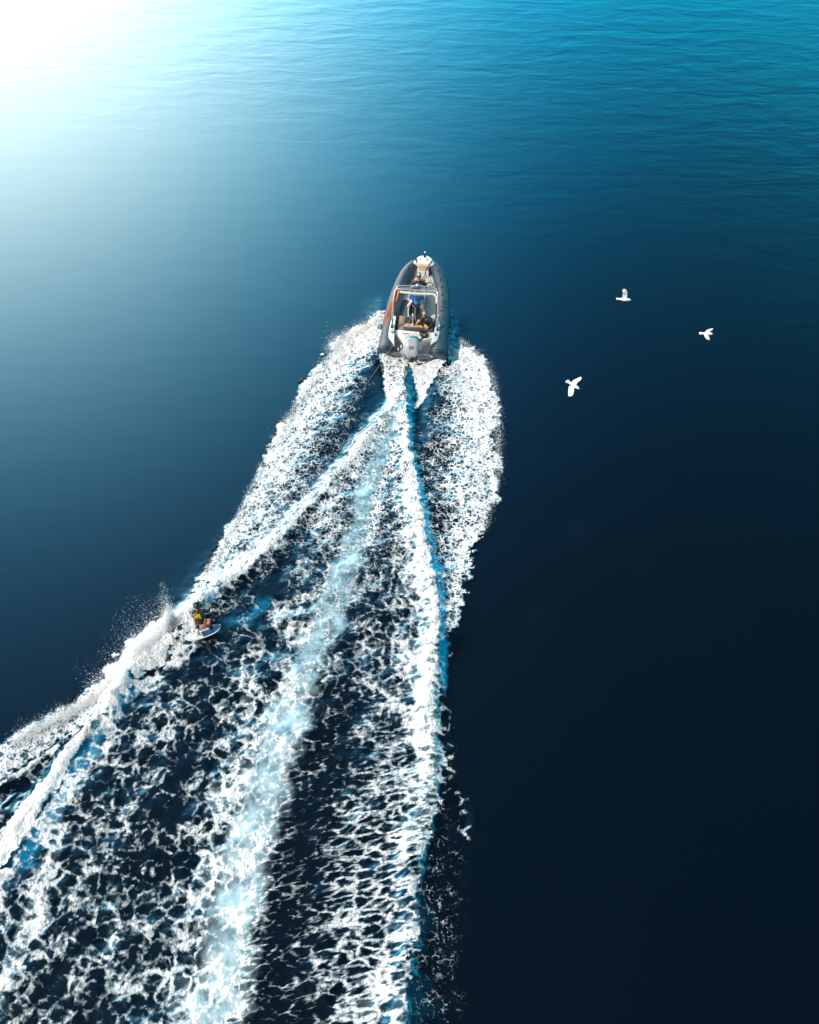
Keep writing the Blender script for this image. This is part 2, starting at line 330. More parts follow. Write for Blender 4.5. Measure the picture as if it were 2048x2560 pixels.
# relief
def ridge(pts, k, h):
    d, w_, s_, r_ = line(pts, True); return h * np.exp(-(d / k) ** 2)
Z_ += ridge(CL, .28, .15) + ridge(RC, .34, .18) + ridge([((a[0]+b[0])/2,(a[1]+b[1])/2) for a,b in zip(LCa,LCb[:7])], .32, .22) * np.where(y0 < 19, 1, .6) + ridge([(505, 1515), (430, 1598), (345, 1660), (280, 1738)], .34, .22)
Z_ += ridge(LWi, .7, .10) * .5 + ridge(RWi, .6, .08)
Z_ -= ridge([(200, 1850), (60, 1975)], .5, .2)
Z_ += np.clip(D_, 0, 1) * (fbm(x0, y0, 3.2, 4, 13) - .45) * .12 + np.clip(D_ * 2, 0, 1) * (fbm(x0, y0, .9, 3, 53) - .5) * .2
edge = np.minimum.reduce([np.clip((x0 + 13.6) / 2, 0, 1), np.clip((4.9 - x0) / 1.5, 0, 1), np.clip((y0 - 4) / 1.5, 0, 1), np.clip((36.5 - y0) / 2, 0, 1)])
bd = np.clip(np.hypot((x0 - .4) / 1.25, (y0 - 33.2) / 2.9) - .85, 0, .5) * 2     # flatten under the hull
Z_ = Z_ * edge * np.clip(bd, 0, 1)
def full(a):
    o = np.zeros(len(X), np.float32); o[I] = a; return o
co = np.zeros((len(X), 3), np.float32); co[:, 0] = X; co[:, 1] = Y; co[:, 2] = full(Z_)
idx = np.arange(NX * NY).reshape(NY, NX)
F = np.stack([idx[:-1, :-1], idx[:-1, 1:], idx[1:, 1:], idx[1:, :-1]], -1).reshape(-1, 4)
me = bpy.data.meshes.new('sea'); me.vertices.add(len(X)); me.vertices.foreach_set('co', co.ravel())
me.loops.add(F.size); me.loops.foreach_set('vertex_index', F.ravel().astype(np.int32))
me.polygons.add(len(F)); me.polygons.foreach_set('loop_start', np.arange(0, F.size, 4, dtype=np.int32)); me.polygons.foreach_set('use_smooth', np.ones(len(F), bool))
me.update(calc_edges=True)
for nm, a in (('foam', D_), ('milk', M_), ('azure', B_), ('age', A_), ('streak', K_)):
    me.attributes.new(nm, 'FLOAT', 'POINT').data.foreach_set('value', full(a))

m_sea = bpy.data.materials.new('sea_water'); m_sea.use_nodes = True; t = NT(m_sea.node_tree); t.n.remove(t.n['Principled BSDF'])
P = t.n.new('ShaderNodeNewGeometry').outputs['Position']
fo, mi, az, ag, sk = (t.attr(n_).outputs['Fac'] for n_ in ('foam', 'milk', 'azure', 'age', 'streak'))
def warp(vec, scale, amt, det=2):
    return t.v('ADD', vec, t.v('SCALE', t.v('SUBTRACT', t.noise(vec, scale, det, .55, 0, True), (.5, .5, .5)), None, amt))
def web(vec, s1, seed, wa=.26, wb=.13, wn=.30, wr=.20, wf=.15):
    """rounded dark cells in a white net, with torn filaments"""
    v0 = t.v('ADD', vec, (seed, seed * 1.7, 0))
    v1 = warp(v0, s1 * .5, .9 / s1, 3)
    e1 = t.voro(v1, s1, 'DISTANCE_TO_EDGE'); e2 = t.voro(t.v('ADD', v1, (5, 3, 0)), s1 * 2.1, 'DISTANCE_TO_EDGE')
    a = t.m('SUBTRACT', 1, t.ss(e1, 0, .25)); b = t.m('SUBTRACT', 1, t.ss(e2, 0, .30))
    n1 = t.ss(t.noise(v0, s1 * .55, 4, .6), .33, .67)
    rd = t.m('SUBTRACT', 1, t.m('MULTIPLY', t.m('ABSOLUTE', t.m('SUBTRACT', t.noise(v1, s1 * 1.3, 3, .55), .5)), 7), clamp=True)
    fine = t.noise(v1, s1 * 6, 3, .65)
    x = t.m('ADD', t.m('MULTIPLY', a, wa), t.m('MULTIPLY', b, wb))
    x = t.m('ADD', x, t.m('MULTIPLY', n1, wn)); x = t.m('ADD', x, t.m('MULTIPLY', rd, wr))
    return t.m('ADD', x, t.m('MULTIPLY', fine, wf))
Pf = t.v('MULTIPLY', P, (1, 1, 0))
coarse = web(Pf, 2.45, 3.1); finep = web(Pf, 6.5, 11.7)
rot = t.n.new('ShaderNodeVectorRotate'); t.put(rot.inputs['Vector'], Pf); rot.inputs['Angle'].default_value = R(-14)
streakp = web(t.v('MULTIPLY', rot.outputs[0], (.72, 1.55, 1)), 2.7, 23.0, .34, .16, .22, .18, .12)
pat = t.mix(t.ss(ag, .1, .75), finep, coarse); pat = t.mix(t.m('MULTIPLY', sk, .9), pat, streakp)
thr = t.m('SUBTRACT', t.m('SUBTRACT', .78, t.m('MULTIPLY', fo, .41)), t.m('MULTIPLY', t.m('MAXIMUM', t.m('SUBTRACT', fo, .5), 0), .16))
d_ = t.m('SUBTRACT', pat, thr)
bubbly = t.m('ADD', t.ss(fo, .35, .85), t.ss(t.noise(Pf, 5, 4, .7), .35, .65), clamp=True)
foam = t.m('MULTIPLY', t.m('MULTIPLY', t.ss(d_, -.10, .24), t.ss(fo, .02, .12)), t.m('ADD', .42, t.m('MULTIPLY', bubbly, .58)))
haze_f = t.m('MULTIPLY', t.ss(d_, -.22, .05), t.m('MULTIPLY', t.ss(fo, .15, .7), .30))      # bubbles just under the surface
deep = t.mixc(t.noise(Pf, .05, 2), (.0, .0006, .0016), (.0, .0011, .0026))
body = t.mixc(t.m('MULTIPLY', haze_f, .6), deep, (.05, .22, .32))
body = t.mixc(t.m('MULTIPLY', az, t.ss(t.noise(Pf, 3, 4, .6), .25, .6, .35, 1.0)), body, (.0, .20, .38)); mk = t.m('MULTIPLY', mi, t.ss(t.noise(warp(Pf, 2.5, .35), 1.5, 5, .65), .32, .66, .30, 1.1))
body = t.mixc(mk, body, t.mixc(ag, (.26, .50, .59), (.56, .74, .80)))
# ripples: long low swell plus small wind waves, and chop inside the wake
rp = t.v('MULTIPLY', warp(P, .25, 1.0), (.6, 1.7, 1)); 
r1 = t.noise(rp, .62, 3, .5, .3); r2 = t.noise(rp, 1.5, 2, .5)
sxyz = t.n.new('ShaderNodeSeparateXYZ'); t.l.new(P, sxyz.inputs[0])
wind = t.ss(t.m('ADD', t.m('MULTIPLY', sxyz.outputs[0], .5), t.m('ADD', sxyz.outputs[1], t.m('MULTIPLY', t.m('SUBTRACT', t.noise(P, .07, 2), .5), 22))), 36, 64, .10, 1.15)   # a calm slick near the wake, breeze beyond
hh = t.m('MULTIPLY', wind, t.m('ADD', t.m('MULTIPLY', r1, .9), t.m('MULTIPLY', r2, .09)))
wk = t.ss(fo, .02, .3)
hh = t.m('ADD', hh, t.m('MULTIPLY', wk, t.m('MULTIPLY', t.noise(P, 3, 4, .65), .35)))
bw = t.n.new('ShaderNodeBump'); bw.inputs['Strength'].default_value = 1; bw.inputs['Distance'].default_value = .026; t.put(bw.inputs['Height'], hh)
bf = t.n.new('ShaderNodeBump'); bf.inputs['Strength'].default_value = 1; bf.inputs['Distance'].default_value = .16
t.put(bf.inputs['Height'], t.m('ADD', t.noise(P, 4, 3, .6), t.m('MULTIPLY', t.noise(P, 14, 3, .65), .4)))
dif = t.n.new('ShaderNodeBsdfDiffuse'); t.put(dif.inputs[0], body); t.l.new(bw.outputs[0], dif.inputs['Normal'])
glo = t.n.new('ShaderNodeBsdfGlossy'); glo.inputs[0].default_value = (.36, .70, .88, 1); glo.inputs['Roughness'].default_value = .22; t.l.new(bw.outputs[0], glo.inputs['Normal'])
fr = t.n.new('ShaderNodeFresnel'); fr.inputs[0].default_value = 2.1; t.l.new(bw.outputs[0], fr.inputs['Normal'])
m1 = t.n.new('ShaderNodeMixShader'); t.l.new(fr.outputs[0], m1.inputs[0]); t.l.new(dif.outputs[0], m1.inputs[1]); t.l.new(glo.outputs[0], m1.inputs[2])
fd = t.n.new('ShaderNodeBsdfDiffuse'); t.put(fd.inputs[0], t.mixc(t.ss(d_, 0, .2), (.70, .80, .85), (.90, .91, .92))); fd.inputs[1].default_value = .5; t.l.new(bf.outputs[0], fd.inputs['Normal'])
m2 = t.n.new('ShaderNodeMixShader'); t.put(m2.inputs[0], foam); t.l.new(m1.outputs[0], m2.inputs[1]); t.l.new(fd.outputs[0], m2.inputs[2])
t.l.new(m2.outputs[0], t.n['Material Output'].inputs[0])
sea = link('water', me, m_sea); tag(sea, kind='structure')
#OBJECTS
# ------------------------------------------------------------------ materials of the things
M = dict(
    tube=mat('grey_rubber_fabric', (.032, .064, .092), .55, var=.08, bump=.1, bscale=18),
    dark=mat('black_rubber', (.018, .020, .024), .5, var=.2),
    gel=mat('white_gelcoat', (.80, .80, .77), .25, var=.04, vscale=2.5, coat=.3),
    hull=mat('grey_gelcoat', (.42, .45, .46), .3, var=.06),
    floor=mat('pale_grey_deck', (.62, .60, .57), .6, var=.05, vscale=3, bump=.25, bscale=90),
    teak=mat('tan_teak_pad', (.50, .33, .20), .6, var=.1, vscale=5),
    brown=mat('brown_cushion_vinyl', (.33, .21, .14), .55, var=.1, vscale=4),
    cream=mat('cream_canvas', (.70, .66, .56), .8, var=.15, vscale=20, bump=.6, bscale=25),
    steel=mat('stainless_steel', (.66, .66, .65), .34, .75, var=.04),
    engine=mat('silver_engine_cowl', (.46, .49, .52), .36, .12, var=.05, vscale=2, coat=.5),
    cowldark=mat('dark_blue_cowl_top', (.05, .14, .19), .2, .3, coat=.4),
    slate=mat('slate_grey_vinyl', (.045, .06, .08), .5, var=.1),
    glass=mat('smoked_acrylic', (.04, .07, .08), .08, coat=.6),
    orange=mat('orange_banner_cloth', (1.0, .215, .055), .7, var=.1, vscale=5, bump=.4, bscale=12),
    ropem=mat('dark_rope', (.03, .045, .055), .8, bump=.6, bscale=120),
    line=mat('pale_tow_line', (.45, .5, .5), .7),
    skin=mat('skin', (.52, .27, .18), .5, var=.08, vscale=12),
    tan=mat('tanned_skin', (.45, .22, .13), .5, var=.08, vscale=12),
    black=mat('black_neoprene', (.012, .014, .018), .45, var=.3, vscale=9, bump=.4, bscale=22),
    blue=mat('blue_shirt_cloth', (.07, .23, .52), .8, var=.15, vscale=7, bump=.6, bscale=14),
    whitecloth=mat('white_cloth', (.78, .78, .76), .8, var=.06),
    green=mat('green_cap_cloth', (.07, .12, .10), .8),
    yellow=mat('yellow_print', (.85, .62, .03), .5, var=.08),
    pink=mat('pink_board_shorts', (.80, .20, .19), .7, var=.3, vscale=14),
    hair=mat('dark_hair', (.02, .013, .01), .6),
    yshort=mat('yellow_swim_shorts', (.72, .46, .10), .7, var=.2, vscale=12),
    boardw=mat('white_board_laminate', (.82, .82, .80), .22, coat=.5, var=.03),
    boardb=mat('blue_board_graphic', (.008, .07, .19), .25, coat=.5, var=.35, vscale=3),
    helmet=mat('black_glossy_helmet', (.010, .014, .016), .12, coat=.8),
    feather=mat('white_feathers', (.92, .92, .92), .7, var=.02, vscale=10, bump=.3, bscale=30),
    wingg=mat('pale_grey_wing_feathers', (.80, .82, .85), .7, var=.1, vscale=12),
    beak=mat('yellow_beak', (.70, .32, .05), .5),
    droplet=mat('spray_water', (.97, .97, .97), .6, var=.02),
    purple=mat('purple_panel_neoprene', (.10, .02, .09), .5),
)

_t = NT(M['droplet'].node_tree); _b = M['droplet'].node_tree.nodes['Principled BSDF']; _o = M['droplet'].node_tree.nodes['Material Output']
_tr = _t.n.new('ShaderNodeBsdfTranslucent'); _tr.inputs[0].default_value = (.98, .98, .98, 1); _ms = _t.n.new('ShaderNodeMixShader'); _ms.inputs[0].default_value = .45
_t.l.new(_b.outputs[0], _ms.inputs[1]); _t.l.new(_tr.outputs[0], _ms.inputs[2]); _t.l.new(_ms.outputs[0], _o.inputs[0])

def slabline(bm, pts, w_, z_off=0.0, h=.006):
    """flat ribbon of width w_ following points (decals, seams)"""
    P = [Vector(p) for p in pts]
    for a, b in zip(P, P[1:]):
        d = (b - a); n = Vector((-d.y, d.x, 0)).normalized() * w_ / 2; up = Vector((0, 0, h))
        lo = [bm.verts.new(v) for v in (a - n, b - n, b + n, a + n)]; hi = [bm.verts.new(v.co + up) for v in lo]
        bm.faces.new(hi); bm.faces.new(lo[::-1])
        for i in range(4): bm.faces.new((lo[i], lo[(i + 1) % 4], hi[(i + 1) % 4], hi[i]))
def skin_body(name, joints, edges, parent, mt, head=None, face=None, mats=None):
    """one continuous figure: skin over joints; head shaped and joined into the same mesh"""
    me_ = bpy.data.meshes.new(name); ks = list(joints)
    me_.from_pydata([joints[k][0] for k in ks], [(ks.index(a), ks.index(b)) for a, b in edges], []); o = bpy.data.objects.new(name, me_); COL.objects.link(o)
    o.modifiers.new('skin', 'SKIN'); 
    if not me_.skin_vertices: 
        bpy.context.view_layer.objects.active = o
    sv_ = me_.skin_vertices[0].data
    for i, k in enumerate(ks):
        r = joints[k][1]; sv_[i].radius = (r, r) if isinstance(r, (int, float)) else r
    sv_[0].use_root = True
    ss_ = o.modifiers.new('sub', 'SUBSURF'); ss_.levels = 2; ss_.render_levels = 2
    dg = bpy.context.evaluated_depsgraph_get(); em = bpy.data.meshes.new_from_object(o.evaluated_get(dg))
    bpy.data.objects.remove(o); bm = BM(); bm.from_mesh(em); bpy.data.meshes.remove(em)
    if head:
        c, r, yaw, pitch = head                                       # centre, radius, facing
        E_ = Matrix.Translation(c) @ Matrix.Rotation(yaw, 4, 'Z') @ Matrix.Rotation(pitch, 4, 'X')
        def loc_(p): return E_ @ Vector([q * r for q in p])
        def b_(p, s):
            q = bmesh.ops.create_uvsphere(bm, u_segments=14, v_segments=9, radius=1.0)
            bmesh.ops.transform(bm, matrix=E_ @ Matrix.Translation([a * r for a in p]) @ Matrix.Diagonal((s[0] * r, s[1] * r, s[2] * r, 1)), verts=q['verts'])
        b_((0, 0, .15), (.78, .95, .95)); b_((0, .30, -.45), (.56, .62, .62))       # skull, jaw
        b_((0, .98, -.12), (.13, .22, .24)); b_((0, .86, -.48), (.26, .12, .07))   # nose, lips
        for s in (-1, 1):
            b_((.80 * s, -.02, -.05), (.10, .2, .28)); b_((.3 * s, .80, .1), (.15, .1, .09))
    return obj(name, bm, mt if not mats else mats, parent)
def hand(J, Ed, wrist, p, d, side, curl=.6, r=.010):
    """adds palm, five fingers and a thumb to a joint table; d = pointing direction, side = across the palm"""
    d = Vector(d).normalized(); sdir = Vector(side).normalized(); dn = d.cross(sdir).normalized(); p = Vector(p)
    J[wrist + '_palm'] = (p + d * .05, (.035, .018)); Ed.append((wrist, wrist + '_palm'))
    for k, (off, ln) in enumerate(((-.030, .065), (-.010, .078), (.010, .074), (.029, .058))):
        a = p + d * .09 + sdir * off; b = a + d * ln * .5 + dn * ln * .3 * curl; c = b + d * ln * .3 * (1 - curl) + dn * ln * .5 * curl
        J[f'{wrist}_f{k}a'] = (a, r); J[f'{wrist}_f{k}b'] = (b, r * .9); J[f'{wrist}_f{k}c'] = (c, r * .75)
        Ed += [(wrist + '_palm', f'{wrist}_f{k}a'), (f'{wrist}_f{k}a', f'{wrist}_f{k}b'), (f'{wrist}_f{k}b', f'{wrist}_f{k}c')]
    a = p + d * .04 - sdir * .045; b = a + d * .035 - sdir * .015 + dn * .02
    J[wrist + '_ta'] = (a, r * 1.1); J[wrist + '_tb'] = (b, r * .9); Ed += [(wrist + '_palm', wrist + '_ta'), (wrist + '_ta', wrist + '_tb')]
def cloth(name, parent, mt, chains, seg=14):
    bm = BM()
    for ch in chains: tube(bm, smoothpts([(*c[0], c[1]) for c in ch], 4), [p[3] for p in smoothpts([(*c[0], c[1]) for c in ch], 4)], seg)
    return obj(name, bm, mt, parent)

# ------------------------------------------------------------------ the boat
BP, BH, BT = (0.1, 30.9, 0.02), R(-5.8), R(0.3)
boat = empty('inflatable_boat', BP, (BT, 0, BH))
tag(boat, 'grey inflatable speedboat with steel roll bar and silver outboard at the head of the wake', 'boat')
bpy.context.view_layer.update(); BM_W = boat.matrix_basis.copy()
def bw_(p): return BM_W @ Vector(p)
def onboat(name, loc=(0, 0, 0), rz=0):                               # a separate thing resting on the boat
    p = bw_(loc); return empty(name, p, (0, 0, BH + rz))
TP = [(1.02, .08, .42, .31), (1.03, .3, .42, .295), (1.03, 1.0, .43, .29), (1.02, 2.0, .45, .29), (.965, 3.0, .50, .285), (.84, 3.9, .57, .28), (.665, 4.55, .67, .27), (.47, 4.93, .77, .22), (.27, 5.16, .85, .15), (.09, 5.26, .88, .11)]
tps = smoothpts(TP, 6)
def tube_c(y):
    ys = [p[1] for p in tps]; return [float(np.interp(y, ys, [p[i] for p in tps])) for i in (0, 2, 3)]
coneshear = lambda y: .8 * min(1, max(0, (.12 - y) / .2))
for s in (-1, 1):
    bm = BM(); tube(bm, [(p[0] * s, p[1], p[2]) for p in tps], [p[3] for p in tps], 26, caps=False); tb = obj('tube', bm, M['tube'], boat)
    bm = BM(); prof = [(y + .18, r) for y, r in [(-.08, .312), (-.16, .325), (-.24, .325), (-.31, .305), (-.37, .26), (-.40, .2), (-.42, .1), (-.42, .01)]]
    rings = [[bm.verts.new((1.02 * s + math.cos(a) * r, y - coneshear(y) * math.sin(a) * r, .42 + math.sin(a) * r)) for a in [2 * math.pi * k / 26 for k in range(26)]] for y, r in prof]
    for a, b in zip(rings, rings[1:]):
        for k in range(26): bm.faces.new((a[k], a[(k + 1) % 26], b[(k + 1) % 26], b[k]))
    obj('end_cone', bm, M['tube'], tb)
    for y, r in ((-.02, .33), (-.075, .325), (-.13, .308)):
        bm = BM(); tube(bm, [(1.02 * s + math.cos(a) * r, y - coneshear(y) * math.sin(a) * r, .42 + math.sin(a) * r) for a in [2 * math.pi * k / 28 for k in range(29)]], .014, 6, caps=False, up=(0, 1, 0)); obj('rubber_ring', bm, M['dark'], tb)
    bm = BM(); tube(bm, [((p[0] + p[3] * .97) * s, p[1], p[2] - .03) for p in tps[2:-8]], .032, 8); obj('rubbing_strake', bm, M['dark'], tb)
    for y in (4.55, 4.05, 3.6, 3.15, 2.2, 1.1):
        x, z, r = tube_c(y); a = R(98)
        bm = BM(); ball(bm, (s * (x + r * math.cos(a)), y, z + r * math.sin(a) - .004), (.055, .085, .014)); 
        tube(bm, [(s * (x + r * math.cos(a)), y - .055, z + r * math.sin(a) + .008), (s * (x + r * math.cos(a) + .005), y, z + r * math.sin(a) + .02), (s * (x + r * math.cos(a)), y + .055, z + r * math.sin(a) + .012)], .012, 6)
        obj('grab_handle', bm, M['dark'], tb)
# hull, V shaped
bm = BM(); secs = []
for y, hw, zc, zk in [(-.02, .86, .32, -.12), (1.5, .88, .32, -.14), (3.0, .80, .38, -.1), (4.2, .60, .50, .05), (4.75, .40, .66, .28), (5.12, .16, .80, .58), (5.25, .05, .86, .75)]:
    secs.append([bm.verts.new(v) for v in ((-hw, y, zc), (-hw * .95, y, zc - .16), (-hw * .5, y, (zc + zk) / 2 - .06), (0, y, zk), (hw * .5, y, (zc + zk) / 2 - .06), (hw * .95, y, zc - .16), (hw, y, zc))])
for a, b in zip(secs, secs[1:]):
    for k in range(6): bm.faces.new((a[k], a[k + 1], b[k + 1], b[k]))
    bm.faces.new((a[0], b[0], b[6], a[6]))
bm.faces.new(secs[0]); obj('hull', bm, M['hull'], boat)
# decks
bm = BM(); prism(bm, [(-.80, .95), (.80, .95), (.80, 3.0), (.70, 3.6), (.55, 4.2), (.36, 4.72), (-.36, 4.72), (-.55, 4.2), (-.70, 3.6), (-.80, 3.0)], .30, lambda x, y: .40 + max(0, y - 3.2) * .14)
fl = obj('floor', bm, M['floor'], boat)
bm = BM(); prism(bm, [(-.76, .99), (.76, .99), (.76, 2.9), (.70, 3.2), (-.70, 3.2), (-.76, 2.9)], .403, .412); obj('painted_floor_shade', bm, M['slate'], fl)  # dark sheet standing in for the shade over the cockpit floor
for y in (4.30, 3.98):
    for x in (-.16, .10, .34):
        bm = BM(); bmesh.ops.create_cone(bm, cap_ends=True, segments=12, radius1=.022, radius2=.018, depth=.012, matrix=Matrix.Translation((x, y, .41 + (y - 3) * .13 + .006))); obj('deck_fitting', bm, M['dark'], fl)
bm = BM(); bmesh.ops.create_cone(bm, cap_ends=True, segments=4, radius1=.01, radius2=.01, depth=.001, matrix=Matrix.Translation((0, 4, .3)))
slabline(bm, [(-.52, 3.95, .53), (.52, 3.95, .53)], .012); obj('hatch_seam', bm, M['slate'], fl)
bm = BM(); o_ = []
for x, y in [(-.41, 4.84), (-.44, 5.0), (-.36, 5.24), (-.27, 5.44), (-.18, 5.56), (-.08, 5.62), (-.045, 5.62), (-.045, 5.50), (.045, 5.50), (.045, 5.62), (.08, 5.62), (.18, 5.56), (.27, 5.44), (.36, 5.24), (.44, 5.0), (.41, 4.84), (.23, 4.86), (-.23, 4.86)]: o_.append((x, 4.84 + (y - 4.84) * .70))
prism(bm, o_, .86, lambda x, y: .99 + (y - 4.8) * .05, .02); bd_ = obj('bow_deck', bm, M['gel'], boat)
for x, y in ((-.16, 5.13), (.12, 5.10), (-.31, 4.90), (.31, 4.91)):
    bm = BM(); ball(bm, (x, y, 1.0 + (y - 4.8) * .05 + .008), (.034, .03, .016)); obj('deck_fitting', bm, M['dark'], bd_)
bm = BM(); prism(bm, [(-.24, 4.50), (.24, 4.50), (.24, 4.90), (-.24, 4.90)], .60, .87, .012); st_ = obj('bow_step', bm, M['gel'], boat)
bm = BM(); prism(bm, [(-.215, 4.52), (.215, 4.52), (.215, 4.88), (-.215, 4.88)], .873, .888, .004); obj('teak_pad', bm, M['teak'], st_)
bm = BM(); box(bm, (0, 5.33, 1.035), (.075, .16, .05), .01); box(bm, (0, 5.43, 1.03), (.06, .1, .03), .01); tube(bm, [(-.035, 5.40, 1.07), (.035, 5.40, 1.07)], .026, 10); rl = obj('anchor_roller', bm, M['dark'], boat)
bm = BM(); tube(bm, [(0, 5.46, 1.04), (0, 5.46, 1.10)], .012, 8); box(bm, (0, 5.46, 1.13), (.07, .05, .05), .014); obj('bow_light', bm, M['gel'], boat)
for s in (-1, 1):
    for x, y, z in ((.33 * s, 5.03, 1.005), (.86 * s, .62, .765)):
        bm = BM(); big = y < 1; L_ = .085 if big else .07
        tube(bm, [(x, y - L_, z + .045), (x, y + L_, z + .045)], .016, 8)
        for dy in (-.03, .03): tube(bm, [(x, y + dy, z), (x, y + dy, z + .05)], .014, 8)
        if big: tube(bm, [(x - .05, y - .02, z + .035), (x + .05, y - .02, z + .035)], .012, 8)
        obj('cleat', bm, M['dark'], boat)
# side decks, aft quarters, transom, wells
for s in (-1, 1):
    bm = BM(); prism(bm, [(s * a, b) for a, b in ((.70, .02), (.96, .34), (1.0, .75), (.985, 1.35), (.93, 1.62), (.80, 1.66), (.79, .72), (.74, .45))], .34, lambda x, y: .745, .02); obj('side_deck', bm, M['gel'], boat)
    bm = BM(); prism(bm, [(s * a, b) for a, b in ((.33, -.02), (.72, -.02), (.72, .28), (.33, .24))], .12, .25, .02); pf = obj('swim_platform', bm, M['gel'], boat)
    bm = BM(); prism(bm, [(s * a, b) for a, b in ((.38, .02), (.66, .02), (.66, .2), (.38, .2))], .258, .275, .003); obj('tread_pad', bm, M['slate'] if s > 0 else M['gel'], pf)
bm = BM(); prism(bm, [(-.79, .72), (-.40, .40), (-.36, .12), (-.20, .12), (-.18, .36), (.18, .36), (.20, .12), (.34, .12), (.38, .44), (.79, .66), (.79, .98), (-.79, .98)], .12, .60, .02); tr_ = obj('transom', bm, M['gel'], boat)
bm = BM()
for k in range(9): box(bm, (-.46 + k * .032, .795 + (.0 if k % 2 else .002), .604), (.024, .030 + .008 * (k % 3 == 0), .006))
obj('name_lettering', bm, M['slate'], tr_)
bm = BM(); box(bm, (-.56, .12, .34), (.09, .18, .15), .02); box(bm, (-.45, .2, .37), (.06, .1, .22), .015); obj('boarding_ladder', bm, M['gel'], boat)
bm = BM(); [tube(bm, [(x, .02, .30), (x, .10, .44), (x, .26, .46)], .014, 8) for x in (-.62, -.50)]; [tube(bm, [(-.62, y, z), (-.50, y, z)], .012, 8) for y, z in ((.03, .33), (.10, .44), (.22, .465))]; obj('ladder_rail', bm, M['dark'], boat)
# rear seats
bm = BM(); prism(bm, [(-.72, 1.0), (.72, 1.0), (.72, 1.92), (.50, 1.92), (.50, 1.46), (-.45, 1.46), (-.45, 1.92), (-.72, 1.92)], .41, .52, .015); bs = obj('bench_seat', bm, M['gel'], boat)
for pl in ([(-.71, 1.01), (-.46, 1.01), (-.46, 1.91), (-.71, 1.91)], [(-.45, 1.01), (.49, 1.01), (.49, 1.45), (-.45, 1.45)], [(.50, 1.01), (.71, 1.01), (.71, 1.91), (.50, 1.91)]):
    bm = BM(); prism(bm, pl, .524, .575, .018); obj('seat_pad', bm, M['brown'], bs)
bm = BM(); tube(bm, [(-.42, .93, .74), (.55, .95, .74)], .072, 16); br = obj('backrest_roll', bm, M['slate'], boat)
for x in (-.46, .59):
    bm = BM(); tube(bm, smoothpts([(x, .93, .60), (x, .92, .72), (x * .93, .93, .745)], 4), .02, 8); obj('bracket', bm, M['steel'], br)
# tow pole
bm = BM(); tube(bm, [(-.10, 1.36, .55), (-.10, 1.36, 1.0)], .028, 10); tube(bm, [(-.10, 1.36, 1.0), (-.10, 1.36, 1.08)], .045, 12); tube(bm, [(-.10, 1.36, .55), (-.10, 1.36, .60)], .06, 12); obj('tow_pole', bm, M['steel'], boat)
# helm seat and console
bm = BM(); box(bm, (-.08, 2.13, .67), (.64, .26, .52), .04); hs = obj('helm_seat', bm, M['gel'], boat)
bm = BM(); box(bm, (-.07, 2.14, .955), (.60, .32, .07), .03); obj('cushion', bm, M['teak'], hs)
bm = BM(); tube(bm, [(-.40, 1.99, .99), (.27, 1.99, .99)], .014, 8); tube(bm, [(-.40, 1.99, .99), (-.37, 2.02, .8)], .014, 8); tube(bm, [(.27, 1.99, .99), (.24, 2.02, .8)], .014, 8); obj('grab_rail', bm, M['steel'], hs)
bm = BM(); prism(bm, [(-.34, 2.72), (.24, 2.72), (.26, 3.0), (.18, 3.1), (-.28, 3.1), (-.36, 3.0)], .40, lambda x, y: 1.12 - (y - 2.72) * .3, .03); cn = obj('console', bm, M['gel'], boat)
bm = BM(); box(bm, (-.05, 2.74, 1.11), (.50, .08, .12), .02); obj('instrument_panel', bm, M['dark'], cn)
bm = BM(); tube(bm, [(-.08 + math.cos(a) * .17, 2.62 + math.sin(a) * .05, 1.02 + math.sin(a) * .15) for a in [2 * math.pi * k / 24 for k in range(25)]], .016, 8, caps=False, up=(0, 1, .3)); [tube(bm, [(-.08, 2.64, 1.02), (-.08 + math.cos(a) * .17, 2.62 + math.sin(a) * .05, 1.02 + math.sin(a) * .15)], .012, 6) for a in (R(90), R(210), R(330))]; obj('steering_wheel', bm, M['dark'], cn)
wsp = [(-.05 - math.cos(a) * .32, 2.80 + math.sin(a) * .16) for a in [math.pi * k / 12 for k in range(13)]]
bm = BM(); ra = [bm.verts.new((x, y, 1.08)) for x, y in wsp]; rb = [bm.verts.new((-.05 + (x + .05) * .86, y - .05, 1.36)) for x, y in wsp]
for k in range(12): bm.faces.new((ra[k], ra[k + 1], rb[k + 1], rb[k]))
bmesh.ops.recalc_face_normals(bm, faces=bm.faces[:]); bmesh.ops.solidify(bm, geom=bm.faces[:], thickness=.008); wsn = obj('windshield', bm, M['glass'], cn)
bm = BM(); tube(bm, [(-.05 + (x + .05) * .86, y - .05, 1.365) for x, y in wsp], .013, 8); obj('frame', bm, M['steel'], wsn)
bm = BM(); box(bm, (-.05, 3.30, .62), (.5, .36, .4), .04); obj('bow_seat', bm, M['gel'], boat)
